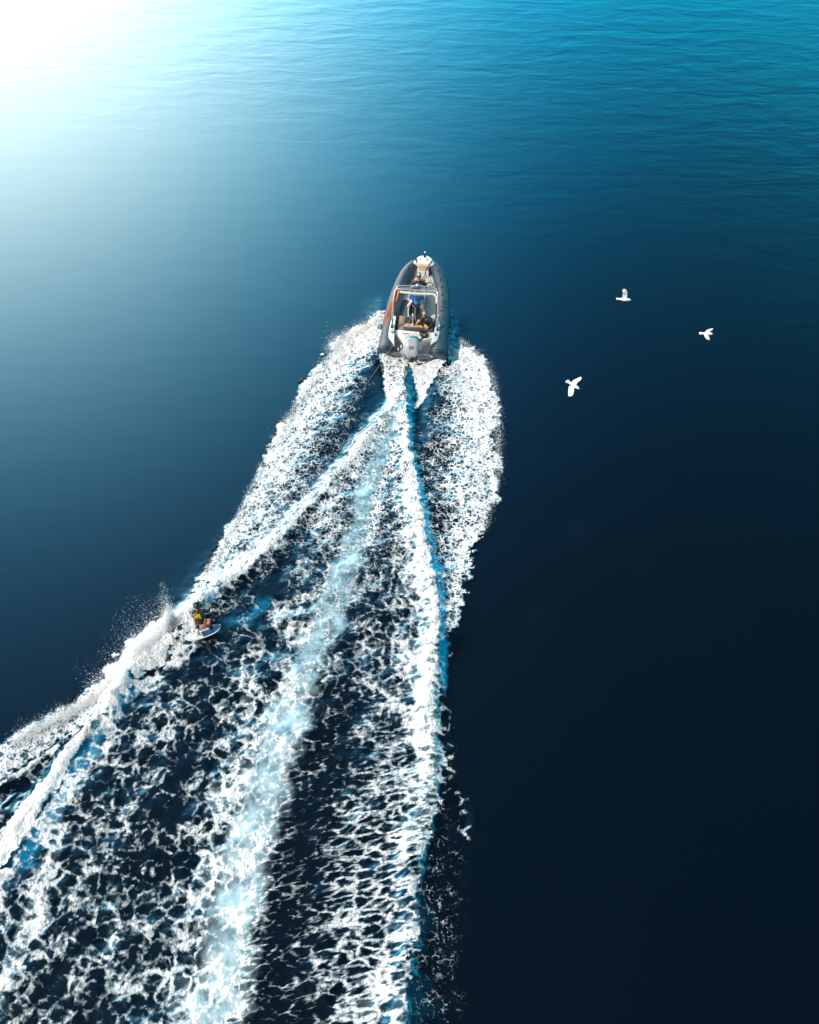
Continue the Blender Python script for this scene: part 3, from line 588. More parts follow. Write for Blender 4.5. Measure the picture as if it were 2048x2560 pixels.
# roll bar
for s in (-1, 1):
    pass
bm = BM(); leg = lambda s, dy=0, k=1.0: [(.90 * s, .95 + dy, .74), (.90 * s, 1.15 + dy, 1.15), (.87 * s, 1.45 + dy, 1.65), (.84 * s, 1.66 + dy, 1.93), (.76 * s, 1.74 + dy, 1.99), (.5 * s, 1.76 + dy, 2.0)]
tube(bm, smoothpts(leg(-1) + [(0, 1.77, 2.0)] + leg(1)[::-1], 5), .03, 10)
for s in (-1, 1):
    tube(bm, smoothpts([(.92 * s, 1.62, .74), (.90 * s, 1.66, 1.2), (.86 * s, 1.70, 1.75), (.83 * s, 1.72, 1.95)], 4), .024, 8)
    tube(bm, [(.915 * s, 1.3, 1.0), (.905 * s, 1.63, 1.0)], .018, 8)
rb_ = obj('roll_bar', bm, M['steel'], boat)
bm = BM(); tube(bm, smoothpts([(-.80, 1.74, 1.98), (-.72, 1.90, 2.03), (-.3, 1.95, 2.05), (0, 1.96, 2.05), (.3, 1.95, 2.05), (.72, 1.90, 2.03), (.80, 1.74, 1.98)], 5), .022, 8); tube(bm, smoothpts([(-.80, 1.78, 1.99), (-.5, 1.86, 2.02), (.5, 1.86, 2.02), (.80, 1.78, 1.99)], 5), .016, 8); obj('top_rail', bm, M['steel'], rb_)
bm = BM(); tube(bm, smoothpts([(-.62, 1.68, 1.93), (-.3, 1.66, 1.925), (0, 1.65, 1.92), (.4, 1.66, 1.925), (.68, 1.67, 1.92), (.79, 1.60, 1.86), (.83, 1.48, 1.68)], 6), .05, 10); obj('rolled_canopy', bm, M['cream'], rb_)
bm = BM(); box(bm, (-.02, 1.87, 2.055), (.34, .17, .035), .012); tube(bm, [(.02, 1.85, 2.05), (.02, 1.85, 2.13)], .012, 8); pn = obj('light_panel', bm, M['cowldark'], rb_)
bm = BM(); ball(bm, (.02, 1.85, 2.16), .045); obj('masthead_light', bm, M['gel'], pn)
for s in (-1, 1):
    bm = BM(); box(bm, (.905 * s, .98, .79), (.09, .22, .05), .015); tube(bm, [(.90 * s, 1.0, .8), (.89 * s, 1.18, .98)], .035, 8); obj('rail_foot', bm, M['dark'], rb_)
# outboard
eng = obj('outboard_engine', (lambda bm: (tube(bm, [(0, -.25, .35), (0, -.32, -.1), (0, -.36, -.5)], [.12, .075, .05], 12, sx=.6), box(bm, (0, -.02, .42), (.30, .34, .36), .04), bm)[-1])(BM()), M['slate'], boat)
bm = BM(); prof = [(.13, .22, .92, .98), (.02, .25, .72, 1.14), (-.20, .285, .58, 1.20), (-.42, .295, .52, 1.14), (-.58, .27, .49, .96), (-.66, .20, .49, .74)]
rings = []
for y, hw, zl, zh in prof:
    ring = []
    for k in range(24):
        a = 2 * math.pi * k / 24; c_, s_ = math.cos(a), math.sin(a); e = .55
        ring.append(bm.verts.new((hw * math.copysign(abs(c_) ** e, c_), y, (zl + zh) / 2 + (zh - zl) / 2 * math.copysign(abs(s_) ** e, s_))))
    rings.append(ring)
for a, b in zip(rings, rings[1:]):
    for k in range(24): bm.faces.new((a[k], a[(k + 1) % 24], b[(k + 1) % 24], b[k]))
bm.faces.new(rings[0]); bm.faces.new(rings[-1])
bm.faces.ensure_lookup_table()
cw = obj('cowl', bm, [M['engine'], M['cowldark']], eng)
for p in cw.data.polygons:
    if p.center.y > -.24 and p.center.z > .6: p.material_index = 1
cw.parent = eng
sb_ = cw.modifiers.new('sub', 'SUBSURF'); sb_.levels = 1; sb_.render_levels = 2
bm = BM(); tube(bm, smoothpts([(-.27, -.50, .47), (-.2, -.66, .46), (0, -.71, .45), (.2, -.66, .46), (.27, -.50, .47)], 5), .025, 8); ball(bm, (0, -.70, .38), (.10, .08, .10)); obj('lower_trim', bm, M['dark'], eng)
for s in (-1, 1):
    bm = BM(); box(bm, (.245 * s, .0, .86), (.07, .24, .16), .025, Matrix.Rotation(R(-14 * s), 3, 'Z').to_quaternion()); obj('air_intake', bm, M['dark'], eng)
def text_mesh(s, size, extr, align='CENTER', shear=0):
    cu = bpy.data.curves.new('txt', 'FONT'); cu.body = s; cu.size = size; cu.extrude = extr; cu.align_x = align; cu.align_y = 'CENTER'; cu.shear = shear; cu.offset = size * .018
    o = bpy.data.objects.new('txt', cu); COL.objects.link(o); me_ = bpy.data.meshes.new_from_object(o.evaluated_get(bpy.context.evaluated_depsgraph_get())); bpy.data.objects.remove(o); return me_
bpy.context.view_layer.update(); _ev = cw.evaluated_get(bpy.context.evaluated_depsgraph_get())
def on_cowl(z):
    """spot on the cowl's aft face and the frame (right, up, out) there"""
    hit, p, nrm, _ = _ev.ray_cast(Vector((0, -1.6, z + .62)), Vector((0, 1, -.55)).normalized())
    if not hit: p, nrm = Vector((0, -.58, z)), Vector((0, -.85, .5))
    nrm = Vector((0, nrm.y, nrm.z)).normalized(); up = Vector((1, 0, 0)).cross(-nrm).normalized(); up = up if up.z > 0 else -up
    return Matrix.Translation(p + nrm * .004) @ Matrix((Vector((1, 0, 0)), up, Vector((1, 0, 0)).cross(up))).transposed().to_4x4()
me_ = text_mesh('225', .15, .003, shear=.25); me_.transform(on_cowl(.90)); link('number', me_, M['dark'], eng)
for z, wd in ((.99, .17), (.82, .11)):
    bm = BM(); box(bm, (0, 0, .002), (wd, .012, .006)); bmesh.ops.transform(bm, matrix=on_cowl(z), verts=bm.verts); obj('trim_line', bm, M['slate'], eng)
bm = BM()                                                          # splashed bracket and hoses between engine and transom
for s in (-1, 1): tube(bm, smoothpts([(.10 * s, .42, .62), (.17 * s, .25, .66), (.14 * s, .05, .7)], 4), .022, 8)
obj('steering_hose', bm, M['dark'], eng)

eng.location.y = .15; eng.scale = (.93, .92, .93)
# things resting on the boat
bm = BM(); random.seed(3)
tube(bm, smoothpts([(.20, .90, .66), (.36, .80, .68), (.50, .76, .66), (.52, .62, .65), (.38, .58, .66), (.26, .70, .68), (.30, .84, .70), (.44, .82, .70), (.46, .66, .69), (.32, .52, .62), (.27, .34, .56), (.29, .15, .45)], 6), .034, 8)
t_ = onboat('hose'); ho = obj('hose', bm, M['black']); ho.matrix_world = BM_W; bpy.data.objects.remove(t_); tag(ho, 'black hose coiled on the white transom just right of the outboard engine', 'hose')
bm = BM(); zf = lambda y: .425 + max(0, y - 3) * .13
pts = [(.33, 5.03, 1.06), (.30, 4.95, 1.02), (.24, 4.84, 1.0), (.19, 4.76, .91), (.12, 4.54, .90), (.08, 4.44, .68), (-.02, 4.28, .61), (-.10, 4.18, .60), (-.15, 4.06, .58), (-.10, 3.98, .59), (.02, 4.04, .6), (.06, 4.18, .61), (-.04, 4.30, .63), (-.12, 4.22, .62), (-.14, 4.08, .60), (-.02, 3.95, .57), (.12, 3.96, .57), (.16, 4.05, .58), (.05, 4.14, .60), (.18, 4.10, .58), (.34, 4.16, .59), (.42, 4.1, .58), (.44, 3.92, .56)]
tube(bm, smoothpts(pts, 6), .015, 8); tube(bm, smoothpts([(-.14, 4.08, .59), (-.24, 3.98, .56), (-.36, 3.96, .56), (-.30, 3.90, .55), (-.16, 3.93, .56), (-.05, 4.0, .58)], 6), .014, 8)
tube(bm, smoothpts([(-.33, 5.10, 1.08), (-.36, 5.0, 1.03), (-.29, 4.97, 1.03), (-.31, 5.08, 1.06), (-.40, 5.03, 1.03), (-.46, 5.0, 1.0)], 5), .014, 8)
tube(bm, smoothpts([(-.12, 4.2, .62), (-.2, 4.36, .64), (-.26, 4.46, .66)], 5), .014, 8)
ro = obj('mooring_rope', bm, M['ropem']); ro.matrix_world = BM_W; tag(ro, 'dark mooring rope tied at the bow cleats and tangled over the foredeck', 'rope')
# orange banner
top, bot = Vector((-.72, 1.80, 1.96)), Vector((-1.22, 1.05, .80)); n_ = 26; bm = BM(); L_, R_ = [], []
for k in range(n_ + 1):
    f = k / n_; c = top.lerp(bot, f) + Vector((.07 * math.sin(f * 3.0), 0, .16 * math.sin(f * math.pi) + .02 * math.sin(f * 17))); hw = float(np.interp(f, [0, .15, .4, .6, .85, 1], [.05, .085, .105, .10, .055, .03]))
    a = -.25 + .5 * math.sin(f * 6.5); dv = Vector((math.cos(a) * .96, .25, math.sin(a)))
    L_.append(bm.verts.new(c - dv * hw)); R_.append(bm.verts.new(c + dv * hw))
mid = [bm.verts.new((a.co + b.co) / 2 + Vector((0, 0, .03 * math.sin(k * .9)))) for k, (a, b) in enumerate(zip(L_, R_))]
for k in range(n_):
    bm.faces.new((L_[k], mid[k], mid[k + 1], L_[k + 1])); bm.faces.new((mid[k], R_[k], R_[k + 1], mid[k + 1]))
bmesh.ops.recalc_face_normals(bm, faces=bm.faces[:]); bmesh.ops.solidify(bm, geom=bm.faces[:], thickness=.006)
ba = obj('banner', bm, M['orange']); ba.matrix_world = BM_W; tag(ba, 'long twisted orange banner hanging from the left corner of the roll bar', 'banner')
# wetsuits over the seat back
wsu = empty('wetsuit', BM_W.translation, BM_W.to_euler()); tag(wsu, 'glossy black wetsuit draped over the back of the white helm seat', 'wetsuit')
J = lambda *a: [((x, y, z), r) for x, y, z, r in a]
cloth('leg', wsu, M['black'], [J((-.20, 2.12, 1.03, .07), (-.24, 1.96, 1.0, .066), (-.25, 1.86, .80, .07), (-.20, 1.74, .66, .066), (-.16, 1.62, .62, .06))])
cloth('leg', wsu, M['black'], [J((.0, 2.12, 1.03, .08), (.02, 1.96, 1.0, .072), (.06, 1.84, .82, .075), (.10, 1.66, .72, .075), (.16, 1.5, .66, .066), (.2, 1.38, .62, .06))])
cloth('torso', wsu, M['black'], [J((-.16, 2.0, 1.04, .08), (-.04, 1.92, .98, .09), (-.03, 1.8, .84, .10), (-.02, 1.66, .72, .09), (.02, 1.54, .66, .07))])
cloth('sleeve', wsu, M['purple'], [J((-.14, 1.72, .74, .06), (-.13, 1.58, .68, .055), (-.10, 1.47, .66, .045))])

# people on the boat (joint tables in boat coordinates)
def person(label, J_, Ed, head, skin, group=None):
    p = empty('person', BM_W.translation, BM_W.to_euler()); tag(p, label, 'person', group)
    body_ = skin_body('body', J_, Ed, p, skin, head); return p
# 1 the one sitting ahead of the console
J1 = {'pelvis': (Vector((-.05, 3.20, .86)), (.16, .13)), 'waist': (Vector((-.05, 3.18, 1.02)), (.14, .11)), 'chest': (Vector((-.05, 3.14, 1.22)), (.17, .12)), 'neck': (Vector((-.05, 3.14, 1.41)), .055), 'crown': (Vector((-.05, 3.16, 1.52)), .06),
      'sl': (Vector((-.24, 3.12, 1.33)), .06), 'el': (Vector((-.36, 3.08, 1.12)), .045), 'wl': (Vector((-.30, 3.30, 1.0)), .03), 'sr': (Vector((.14, 3.12, 1.33)), .06), 'er': (Vector((.27, 3.08, 1.12)), .045), 'wr': (Vector((.20, 3.30, 1.0)), .03),
      'hl': (Vector((-.15, 3.24, .86)), .10), 'kl': (Vector((-.17, 3.62, .90)), .07), 'al': (Vector((-.17, 3.66, .58)), .045), 'tl': (Vector((-.17, 3.80, .53)), .04), 'hr': (Vector((.06, 3.24, .86)), .10), 'kr': (Vector((.09, 3.62, .90)), .07), 'ar': (Vector((.09, 3.66, .58)), .045), 'tr': (Vector((.09, 3.80, .53)), .04)}
E1 = [('pelvis', 'waist'), ('waist', 'chest'), ('chest', 'neck'), ('neck', 'crown'), ('chest', 'sl'), ('sl', 'el'), ('el', 'wl'), ('chest', 'sr'), ('sr', 'er'), ('er', 'wr'), ('pelvis', 'hl'), ('hl', 'kl'), ('kl', 'al'), ('al', 'tl'), ('pelvis', 'hr'), ('hr', 'kr'), ('kr', 'ar'), ('ar', 'tr')]
hand(J1, E1, 'wl', J1['wl'][0], (.2, 1, -.3), (1, 0, 0)); hand(J1, E1, 'wr', J1['wr'][0], (-.2, 1, -.3), (-1, 0, 0))
p1 = person('person in black top and dark cap seated ahead of the console, nearest the bow', J1, E1, (Vector((-.05, 3.18, 1.56)), .115, 0, 0), M['tan'])
v3 = lambda J_, k: tuple(J_[k][0])
cloth('jacket', p1, M['black'], [[(v3(J1, 'pelvis'), .16), (v3(J1, 'waist'), .155), (v3(J1, 'chest'), .17), ((-.05, 3.14, 1.34), .10)], [(v3(J1, 'sl'), .078), (v3(J1, 'el'), .06), ((-.31, 3.24, 1.03), .045)], [(v3(J1, 'sr'), .078), (v3(J1, 'er'), .06), ((.22, 3.24, 1.03), .045)], [(v3(J1, 'sl'), .075), ((-.05, 3.13, 1.35), .09), (v3(J1, 'sr'), .075)]])
cloth('trousers', p1, M['slate'], [[(v3(J1, 'hl'), .11), (v3(J1, 'kl'), .08), (v3(J1, 'al'), .06)], [(v3(J1, 'hr'), .11), (v3(J1, 'kr'), .08), (v3(J1, 'ar'), .06)]])
bm = BM(); ball(bm, (-.05, 3.19, 1.625), (.10, .118, .085)); box(bm, (-.05, 3.33, 1.62), (.14, .12, .015), .006); cp_ = obj('cap', bm, M['green'], p1)
bm = BM(); ball(bm, (-.05, 3.15, 1.70), (.05, .05, .02)); obj('cap_patch', bm, M['whitecloth'], cp_)
# 2 the driver
J2 = {'pelvis': (Vector((-.06, 2.22, 1.06)), (.16, .13)), 'waist': (Vector((-.06, 2.26, 1.20)), (.13, .11)), 'chest': (Vector((-.06, 2.34, 1.42)), (.17, .12)), 'neck': (Vector((-.06, 2.40, 1.60)), .055), 'crown': (Vector((-.06, 2.44, 1.70)), .06),
      'sl': (Vector((-.26, 2.36, 1.50)), .06), 'el': (Vector((-.34, 2.38, 1.24)), .042), 'wl': (Vector((-.22, 2.58, 1.13)), .03), 'sr': (Vector((.14, 2.36, 1.50)), .06), 'er': (Vector((.22, 2.38, 1.24)), .042), 'wr': (Vector((.06, 2.58, 1.13)), .03),
      'hl': (Vector((-.16, 2.26, 1.04)), .10), 'kl': (Vector((-.19, 2.60, .92)), .07), 'al': (Vector((-.19, 2.56, .56)), .045), 'tl': (Vector((-.19, 2.68, .46)), .04), 'hr': (Vector((.05, 2.26, 1.04)), .10), 'kr': (Vector((.08, 2.60, .92)), .07), 'ar': (Vector((.08, 2.56, .56)), .045), 'tr': (Vector((.08, 2.68, .46)), .04)}
for k_ in ('waist', 'chest', 'neck', 'crown', 'sl', 'el', 'wl', 'sr', 'er', 'wr'): J2[k_][0].z -= .13; J2[k_][0].y -= .07
E2 = list(E1[:18]); hand(J2, E2, 'wl', J2['wl'][0], (.3, 1, -.1), (0, .2, 1)); hand(J2, E2, 'wr', J2['wr'][0], (-.3, 1, -.1), (0, .2, 1))
p2 = person('person in a bright blue shirt driving from the helm seat under the roll bar', J2, E2, (Vector((-.06, 2.39, 1.61)), .115, 0, 0), M['skin'])
cloth('shirt', p2, M['blue'], [[((-.06, 2.20, 1.06), .165), (v3(J2, 'waist'), .165), (v3(J2, 'chest'), .18), ((-.06, 2.30, 1.40), .11)], [(v3(J2, 'sl'), .08), ((-.32, 2.30, 1.21), .07)], [(v3(J2, 'sr'), .08), ((.2, 2.30, 1.21), .07)], [(v3(J2, 'sl'), .08), ((-.06, 2.30, 1.40), .10), (v3(J2, 'sr'), .08)]])
cloth('shorts', p2, M['whitecloth'], [[((-.06, 2.16, 1.02), .15), ((-.06, 2.22, 1.04), .16)], [(v3(J2, 'hl'), .115), (v3(J2, 'kl'), .085)], [(v3(J2, 'hr'), .115), (v3(J2, 'kr'), .085)]])
bm = BM(); ball(bm, (-.06, 2.38, 1.65), (.098, .115, .09)); obj('hair', bm, M['hair'], p2)
bm = BM(); ball(bm, (-.04, 2.10, 1.25), (.03, .012, .03)); obj('shirt_print', bm, M['whitecloth'], p2)
# 3 the one looking back
J3 = {'pelvis': (Vector((.58, 1.32, .66)), (.15, .13)), 'waist': (Vector((.55, 1.28, .80)), (.13, .11)), 'chest': (Vector((.48, 1.27, .98)), (.16, .12)), 'neck': (Vector((.42, 1.28, 1.14)), .05), 'crown': (Vector((.39, 1.27, 1.24)), .055),
      'sl': (Vector((.62, 1.20, 1.06)), .055), 'el': (Vector((.66, 1.06, .86)), .04), 'wl': (Vector((.53, .97, .82)), .028), 'sr': (Vector((.32, 1.30, 1.04)), .055), 'er': (Vector((.22, 1.22, .84)), .04), 'wr': (Vector((.34, 1.12, .74)), .028),
      'hl': (Vector((.50, 1.22, .66)), .095), 'kl': (Vector((.14, 1.16, .66)), .07), 'al': (Vector((-.22, 1.18, .62)), .045), 'tl': (Vector((-.32, 1.22, .66)), .04), 'hr': (Vector((.50, 1.38, .66)), .095), 'kr': (Vector((.12, 1.40, .80)), .07), 'ar': (Vector((.02, 1.42, .50)), .045), 'tr': (Vector((-.08, 1.42, .48)), .04)}
E3 = list(E1[:18]); hand(J3, E3, 'wl', J3['wl'][0], (-1, -.5, -.2), (0, 1, 0), .8); hand(J3, E3, 'wr', J3['wr'][0], (-.4, -.2, -.6), (1, 0, 0), .5)
p3 = person('person in black jacket, yellow shorts and sunglasses facing backwards on the rear bench', J3, E3, (Vector((.37, 1.25, 1.27)), .115, R(172), R(14)), M['skin'])
cloth('jacket', p3, M['black'], [[(v3(J3, 'pelvis'), .155), (v3(J3, 'waist'), .15), (v3(J3, 'chest'), .165), ((.43, 1.28, 1.08), .09)], [(v3(J3, 'sl'), .075), (v3(J3, 'el'), .058), ((.56, 1.0, .83), .042)], [(v3(J3, 'sr'), .075), (v3(J3, 'er'), .058), ((.31, 1.14, .76), .042)], [(v3(J3, 'sl'), .07), ((.46, 1.26, 1.08), .08), (v3(J3, 'sr'), .07)]])
cloth('shorts', p3, M['yshort'], [[(v3(J3, 'hl'), .11), ((.26, 1.18, .665), .092)], [(v3(J3, 'hr'), .11), ((.26, 1.39, .74), .092)]])
bm = BM(); ball(bm, (.375, 1.29, 1.315), (.095, .105, .085)); obj('hair', bm, M['hair'], p3)
bm = BM(); box(bm, (.385, 1.155, 1.275), (.15, .03, .035), .012, Matrix.Rotation(R(-8), 3, 'Z').to_quaternion()); obj('sunglasses', bm, M['helmet'], p3)

# ------------------------------------------------------------------ wakeboard rider
bd0 = at(466, 1602, .16); bd1 = at(549, 1568, .16)
wb = empty('wakeboard', (bd0 + bd1) / 2, (R(-5), R(4), math.atan2(bd1.y - bd0.y, bd1.x - bd0.x))); tag(wb, 'white wakeboard with a blue centre, skimming under the rider', 'wakeboard')
Lb = (bd1 - bd0).length / 2 + .04
def board(x0_, x1_, wsc, zo, th, name, mt, par):
    bm = BM(); n = 26; up_, dn_ = [], []
    for k in range(n + 1):
        x = x0_ + (x1_ - x0_) * k / n; q = abs(x) / Lb; hw = wsc * .172 * (1 - q ** 4.5) ** .5 if q < 1 else .002
        hw = max(hw, .02); z = .10 * q ** 2.6 + zo
        up_.append([bm.verts.new((x, hw * v_, z + th - (.012 if abs(v_) == 1 else 0))) for v_ in (-1, -.9, -.4, 0, .4, .9, 1)])
        dn_.append([bm.verts.new((x, hw * v_, z)) for v_ in (-1, 1)])
    for a, b in zip(up_, up_[1:]):
        for k in range(6): bm.faces.new((a[k], a[k + 1], b[k + 1], b[k]))
    for a, b, c, d in zip(up_, up_[1:], dn_, dn_[1:]):
        bm.faces.new((a[0], b[0], d[0], c[0])); bm.faces.new((a[-1], c[1], d[1], b[-1])); bm.faces.new((c[0], d[0], d[1], c[1]))
    bm.faces.new(up_[0] + dn_[0][::-1]); bm.faces.new((up_[-1] + dn_[-1][::-1])[::-1]); return obj(name, bm, mt, par)
board(-Lb, Lb, 1.0, 0, .028, 'deck', M['boardw'], wb); board(-Lb * .05, Lb * .96, .86, .029, .004, 'graphic', M['boardb'], wb)
bm = BM(); tube(bm, smoothpts([(-.50, -.06, .075), (-.42, .02, .055), (-.33, .10, .05), (-.26, .13, .05)], 5), .008, 6); obj('stripe', bm, M['dark'], wb)
for s in (-1, 1):
    bm = BM(); box(bm, (-Lb * .86, .07 * s, .02), (.09, .006, .05), .002); obj('fin', bm, M['dark'], wb)
def boot(px, py, name, mt, cf, yaw):
    c = at(px, py, .22); ci = wb.matrix_basis.inverted()
    p = ci @ c; bm = BM(); q = Matrix.Rotation(yaw, 3, 'Z')
    tube(bm, smoothpts([tuple(p + q @ Vector((0, .16, .045))), tuple(p + q @ Vector((0, .04, .06))), tuple(p + q @ Vector((0, -.05, .07))), tuple(p + q @ Vector((0, -.07, .16))), tuple(p + q @ Vector((0, -.07, .24)))], 4), [.05] * 4 + [.058] * 4 + [.066] * 4 + [.062] * 5, 12)
    b = obj(name, bm, mt, wb); bm = BM()
    for k in range(3): tube(bm, [tuple(p + q @ Vector((-.055, .10 - k * .055, .10 + k * .012))), tuple(p + q @ Vector((0, .10 - k * .055, .125 + k * .014))), tuple(p + q @ Vector((.055, .10 - k * .055, .10 + k * .012)))], .010, 6)
    obj('strap', bm, cf, b)
wb_up = wb.matrix_basis.copy(); boot(492, 1586, 'binding', M['whitecloth'], M['dark'], R(20)); boot(527, 1570, 'binding', M['dark'], M['whitecloth'], R(-10))

PJ = lambda px, py, z: at(px, py, z)
J4 = {'pelvis': (PJ(508, 1557, .50), (.15, .12)), 'waist': (PJ(504, 1549, .62), (.12, .10)), 'chest': (PJ(498, 1536, .80), (.155, .11)), 'neck': (PJ(493, 1524, .98), .05), 'crown': (PJ(493.5, 1517, 1.08), .055),
      'sl': (PJ(485.5, 1529, .92), .058), 'el': (PJ(487.5, 1553, .62), .042), 'wl': (PJ(493, 1571, .38), .028), 'sr': (PJ(508, 1527.5, .93), .058), 'er': (PJ(520.5, 1527.5, .86), .042), 'wr': (PJ(524, 1518.5, .93), .03),
      'hl': (PJ(503, 1559, .48), .10), 'kl': (PJ(495, 1561, .60), .07), 'al': (PJ(492, 1580, .34), .045), 'tl': (PJ(492.5, 1578, .27), .04), 'hr': (PJ(512, 1558, .48), .10), 'kr': (PJ(525, 1556, .55), .07), 'ar': (PJ(527, 1564, .34), .045), 'tr': (PJ(527.5, 1562, .27), .04)}
for k_, dy in (('kl', .18), ('kr', .05)): J4[k_][0].y += dy
E4 = list(E1[:18]); hand(J4, E4, 'wl', J4['wl'][0], (.1, -.3, -1), (1, 0, 0), .6); hand(J4, E4, 'wr', J4['wr'][0], (.1, .8, .35), (1, -.2, 0), .9)
rider = empty('person', at(508, 1583, .1)); tag(rider, 'wakeboarder in black helmet and yellow-lettered black vest, crouching with the tow handle', 'person')
ri = rider.matrix_basis.inverted() @ Matrix.Identity(4); off = Vector(rider.location)
J4 = {k: (v[0] - off, v[1]) for k, v in J4.items()}
skin_body('body', J4, E4, rider, M['tan'], (PJ(494.5, 1514.5, 1.10) - off, .115, R(-25), 0))
c4 = lambda k: tuple(J4[k][0])
def mid4(a, b, f): return tuple(J4[a][0].lerp(J4[b][0], f))
cloth('vest', rider, M['black'], [[(mid4('pelvis', 'waist', .3), .15), (c4('waist'), .14), (c4('chest'), .168), (mid4('chest', 'neck', .55), .12)], [(c4('sl'), .075), (mid4('chest', 'neck', .6), .085), (c4('sr'), .075)]])
cloth('sleeve', rider, M['black'], [[(c4('sr'), .072), (c4('er'), .052), (mid4('er', 'wr', .8), .038)]])
cloth('sleeve', rider, M['black'], [[(c4('sl'), .072), (mid4('sl', 'el', .55), .055)]])
cloth('shorts', rider, M['pink'], [[(c4('pelvis'), .158), (mid4('pelvis', 'waist', .3), .15)], [(c4('hl'), .112), (mid4('hl', 'kl', .8), .09)], [(c4('hr'), .112), (mid4('hr', 'kr', .85), .09)]])
cloth('wetsuit_leg', rider, M['black'], [[(c4('kr'), .078), (c4('ar'), .056)]]); cloth('wetsuit_leg', rider, M['black'], [[(mid4('hl', 'kl', .9), .078), (c4('al'), .056)]])
hc = PJ(494, 1513.5, 1.12) - off
bm = BM(); ball(bm, hc + Vector((0, 0, .03)), (.125, .142, .125), None, 24, 16); bmesh.ops.bisect_plane(bm, geom=bm.verts[:] + bm.edges[:] + bm.faces[:], plane_co=hc + Vector((0, 0, -.05)), plane_no=(0, -.25, -1), clear_outer=True)
bmesh.ops.holes_fill(bm, edges=bm.edges[:]); hm = obj('helmet', bm, M['helmet'], rider)
for s in (-1, 1):
    bm = BM(); ball(bm, hc + Vector((.118 * s, .0, -.05)), (.022, .05, .06)); obj('ear_pad', bm, M['dark'], hm)
# yellow lettering on the back of the vest: two rows, then side flashes
ch, nk = J4['chest'][0], J4['neck'][0]; upv = (nk - ch).normalized(); xv = Vector((1, -.05, 0)).normalized(); nv = xv.cross(upv).normalized()
if nv.y > 0: nv = -nv
Mv = Matrix((xv, upv, -xv.cross(upv) if (-xv.cross(upv)).y < 0 else xv.cross(upv))).transposed().to_4x4()
c0 = ch + upv * .055 + nv * .162
for row, (s, dz) in enumerate((('OE', .045), ('BEL', -.035))):
    me_ = text_mesh(s, .135, .003); me_.transform(Matrix.Translation(c0 + upv * dz) @ Matrix((xv, upv, xv.cross(upv))).transposed().to_4x4() @ Matrix.Diagonal((1.35 if row == 0 else 1.05, 1, 1, 1))); 
    link('lettering', me_, M['yellow'], rider)
bm = BM(); wv = J4['waist'][0]
box(bm, wv + Vector((.115, -.10, -.02)), (.05, .02, .13), .006, Matrix.Rotation(R(45), 3, 'Z').to_quaternion()); box(bm, wv + Vector((.13, -.07, .10)), (.03, .02, .07), .006, Matrix.Rotation(R(55), 3, 'Z').to_quaternion()); obj('side_flash', bm, M['yellow'], rider)
bm = BM(); ball(bm, wv + Vector((-.01, -.158, -.10)), .016); obj('logo_dot', bm, M['whitecloth'], rider)
# tow rope and its handle
tr0 = empty('tow_rope', at(525, 1515, .95)); tag(tr0, 'thin tow rope with a black triangular handle, stretched from the boat to the rider', 'rope'); o3 = Vector(tr0.location)
ha, hb, hp = PJ(508, 1511, .97) - o3, PJ(529.5, 1516.5, .97) - o3, PJ(525, 1500, 1.02) - o3
bm = BM(); tube(bm, [hp, ha], .011, 8); tube(bm, [hp, hb], .015, 8); obj('bridle', bm, M['dark'], tr0)
bm = BM(); tube(bm, [ha, hb], .013, 10); hd_ = obj('handle_bar', bm, M['whitecloth'], tr0)
for a, b in ((ha, hb), (hb, ha)):
    bm = BM(); tube(bm, [a - (b - a) * .12, a + (b - a) * .16], .028, 10); obj('grip', bm, M['dark'], hd_)
pe = bw_((-.10, 1.36, 1.08)) - o3
bm = BM(); tube(bm, [hp.lerp(pe, k / 20) - Vector((0, 0, .25 * math.sin(math.pi * k / 20))) for k in range(21)], .0045, 6); obj('line', bm, M['line'], tr0)

# ------------------------------------------------------------------ gulls
def wing(name, root, pts, par, mt=None):
    """pts: [(leading edge, trailing edge)] root to tip, as vectors; slightly cambered sheet with thickness"""
    pts = [tuple(Vector(q) for q in p) for p in pts]
    le = smoothpts([tuple(p[0]) for p in pts], 4); te = smoothpts([tuple(p[1]) for p in pts], 4); bm = BM(); rows = []
    for a, b in zip(le, te):
        a, b = Vector(a), Vector(b); rows.append([bm.verts.new(a.lerp(b, f) + Vector((0, 0, .018 * math.sin(math.pi * f)))) for f in (0, .3, .65, 1)])
    for a, b in zip(rows, rows[1:]):
        for k in range(3): bm.faces.new((a[k], a[k + 1], b[k + 1], b[k]))
    bmesh.ops.recalc_face_normals(bm, faces=bm.faces[:]); bmesh.ops.solidify(bm, geom=bm.faces[:], thickness=.014); o = obj(name, bm, [M['feather'], M['wingg']], par)
    return o
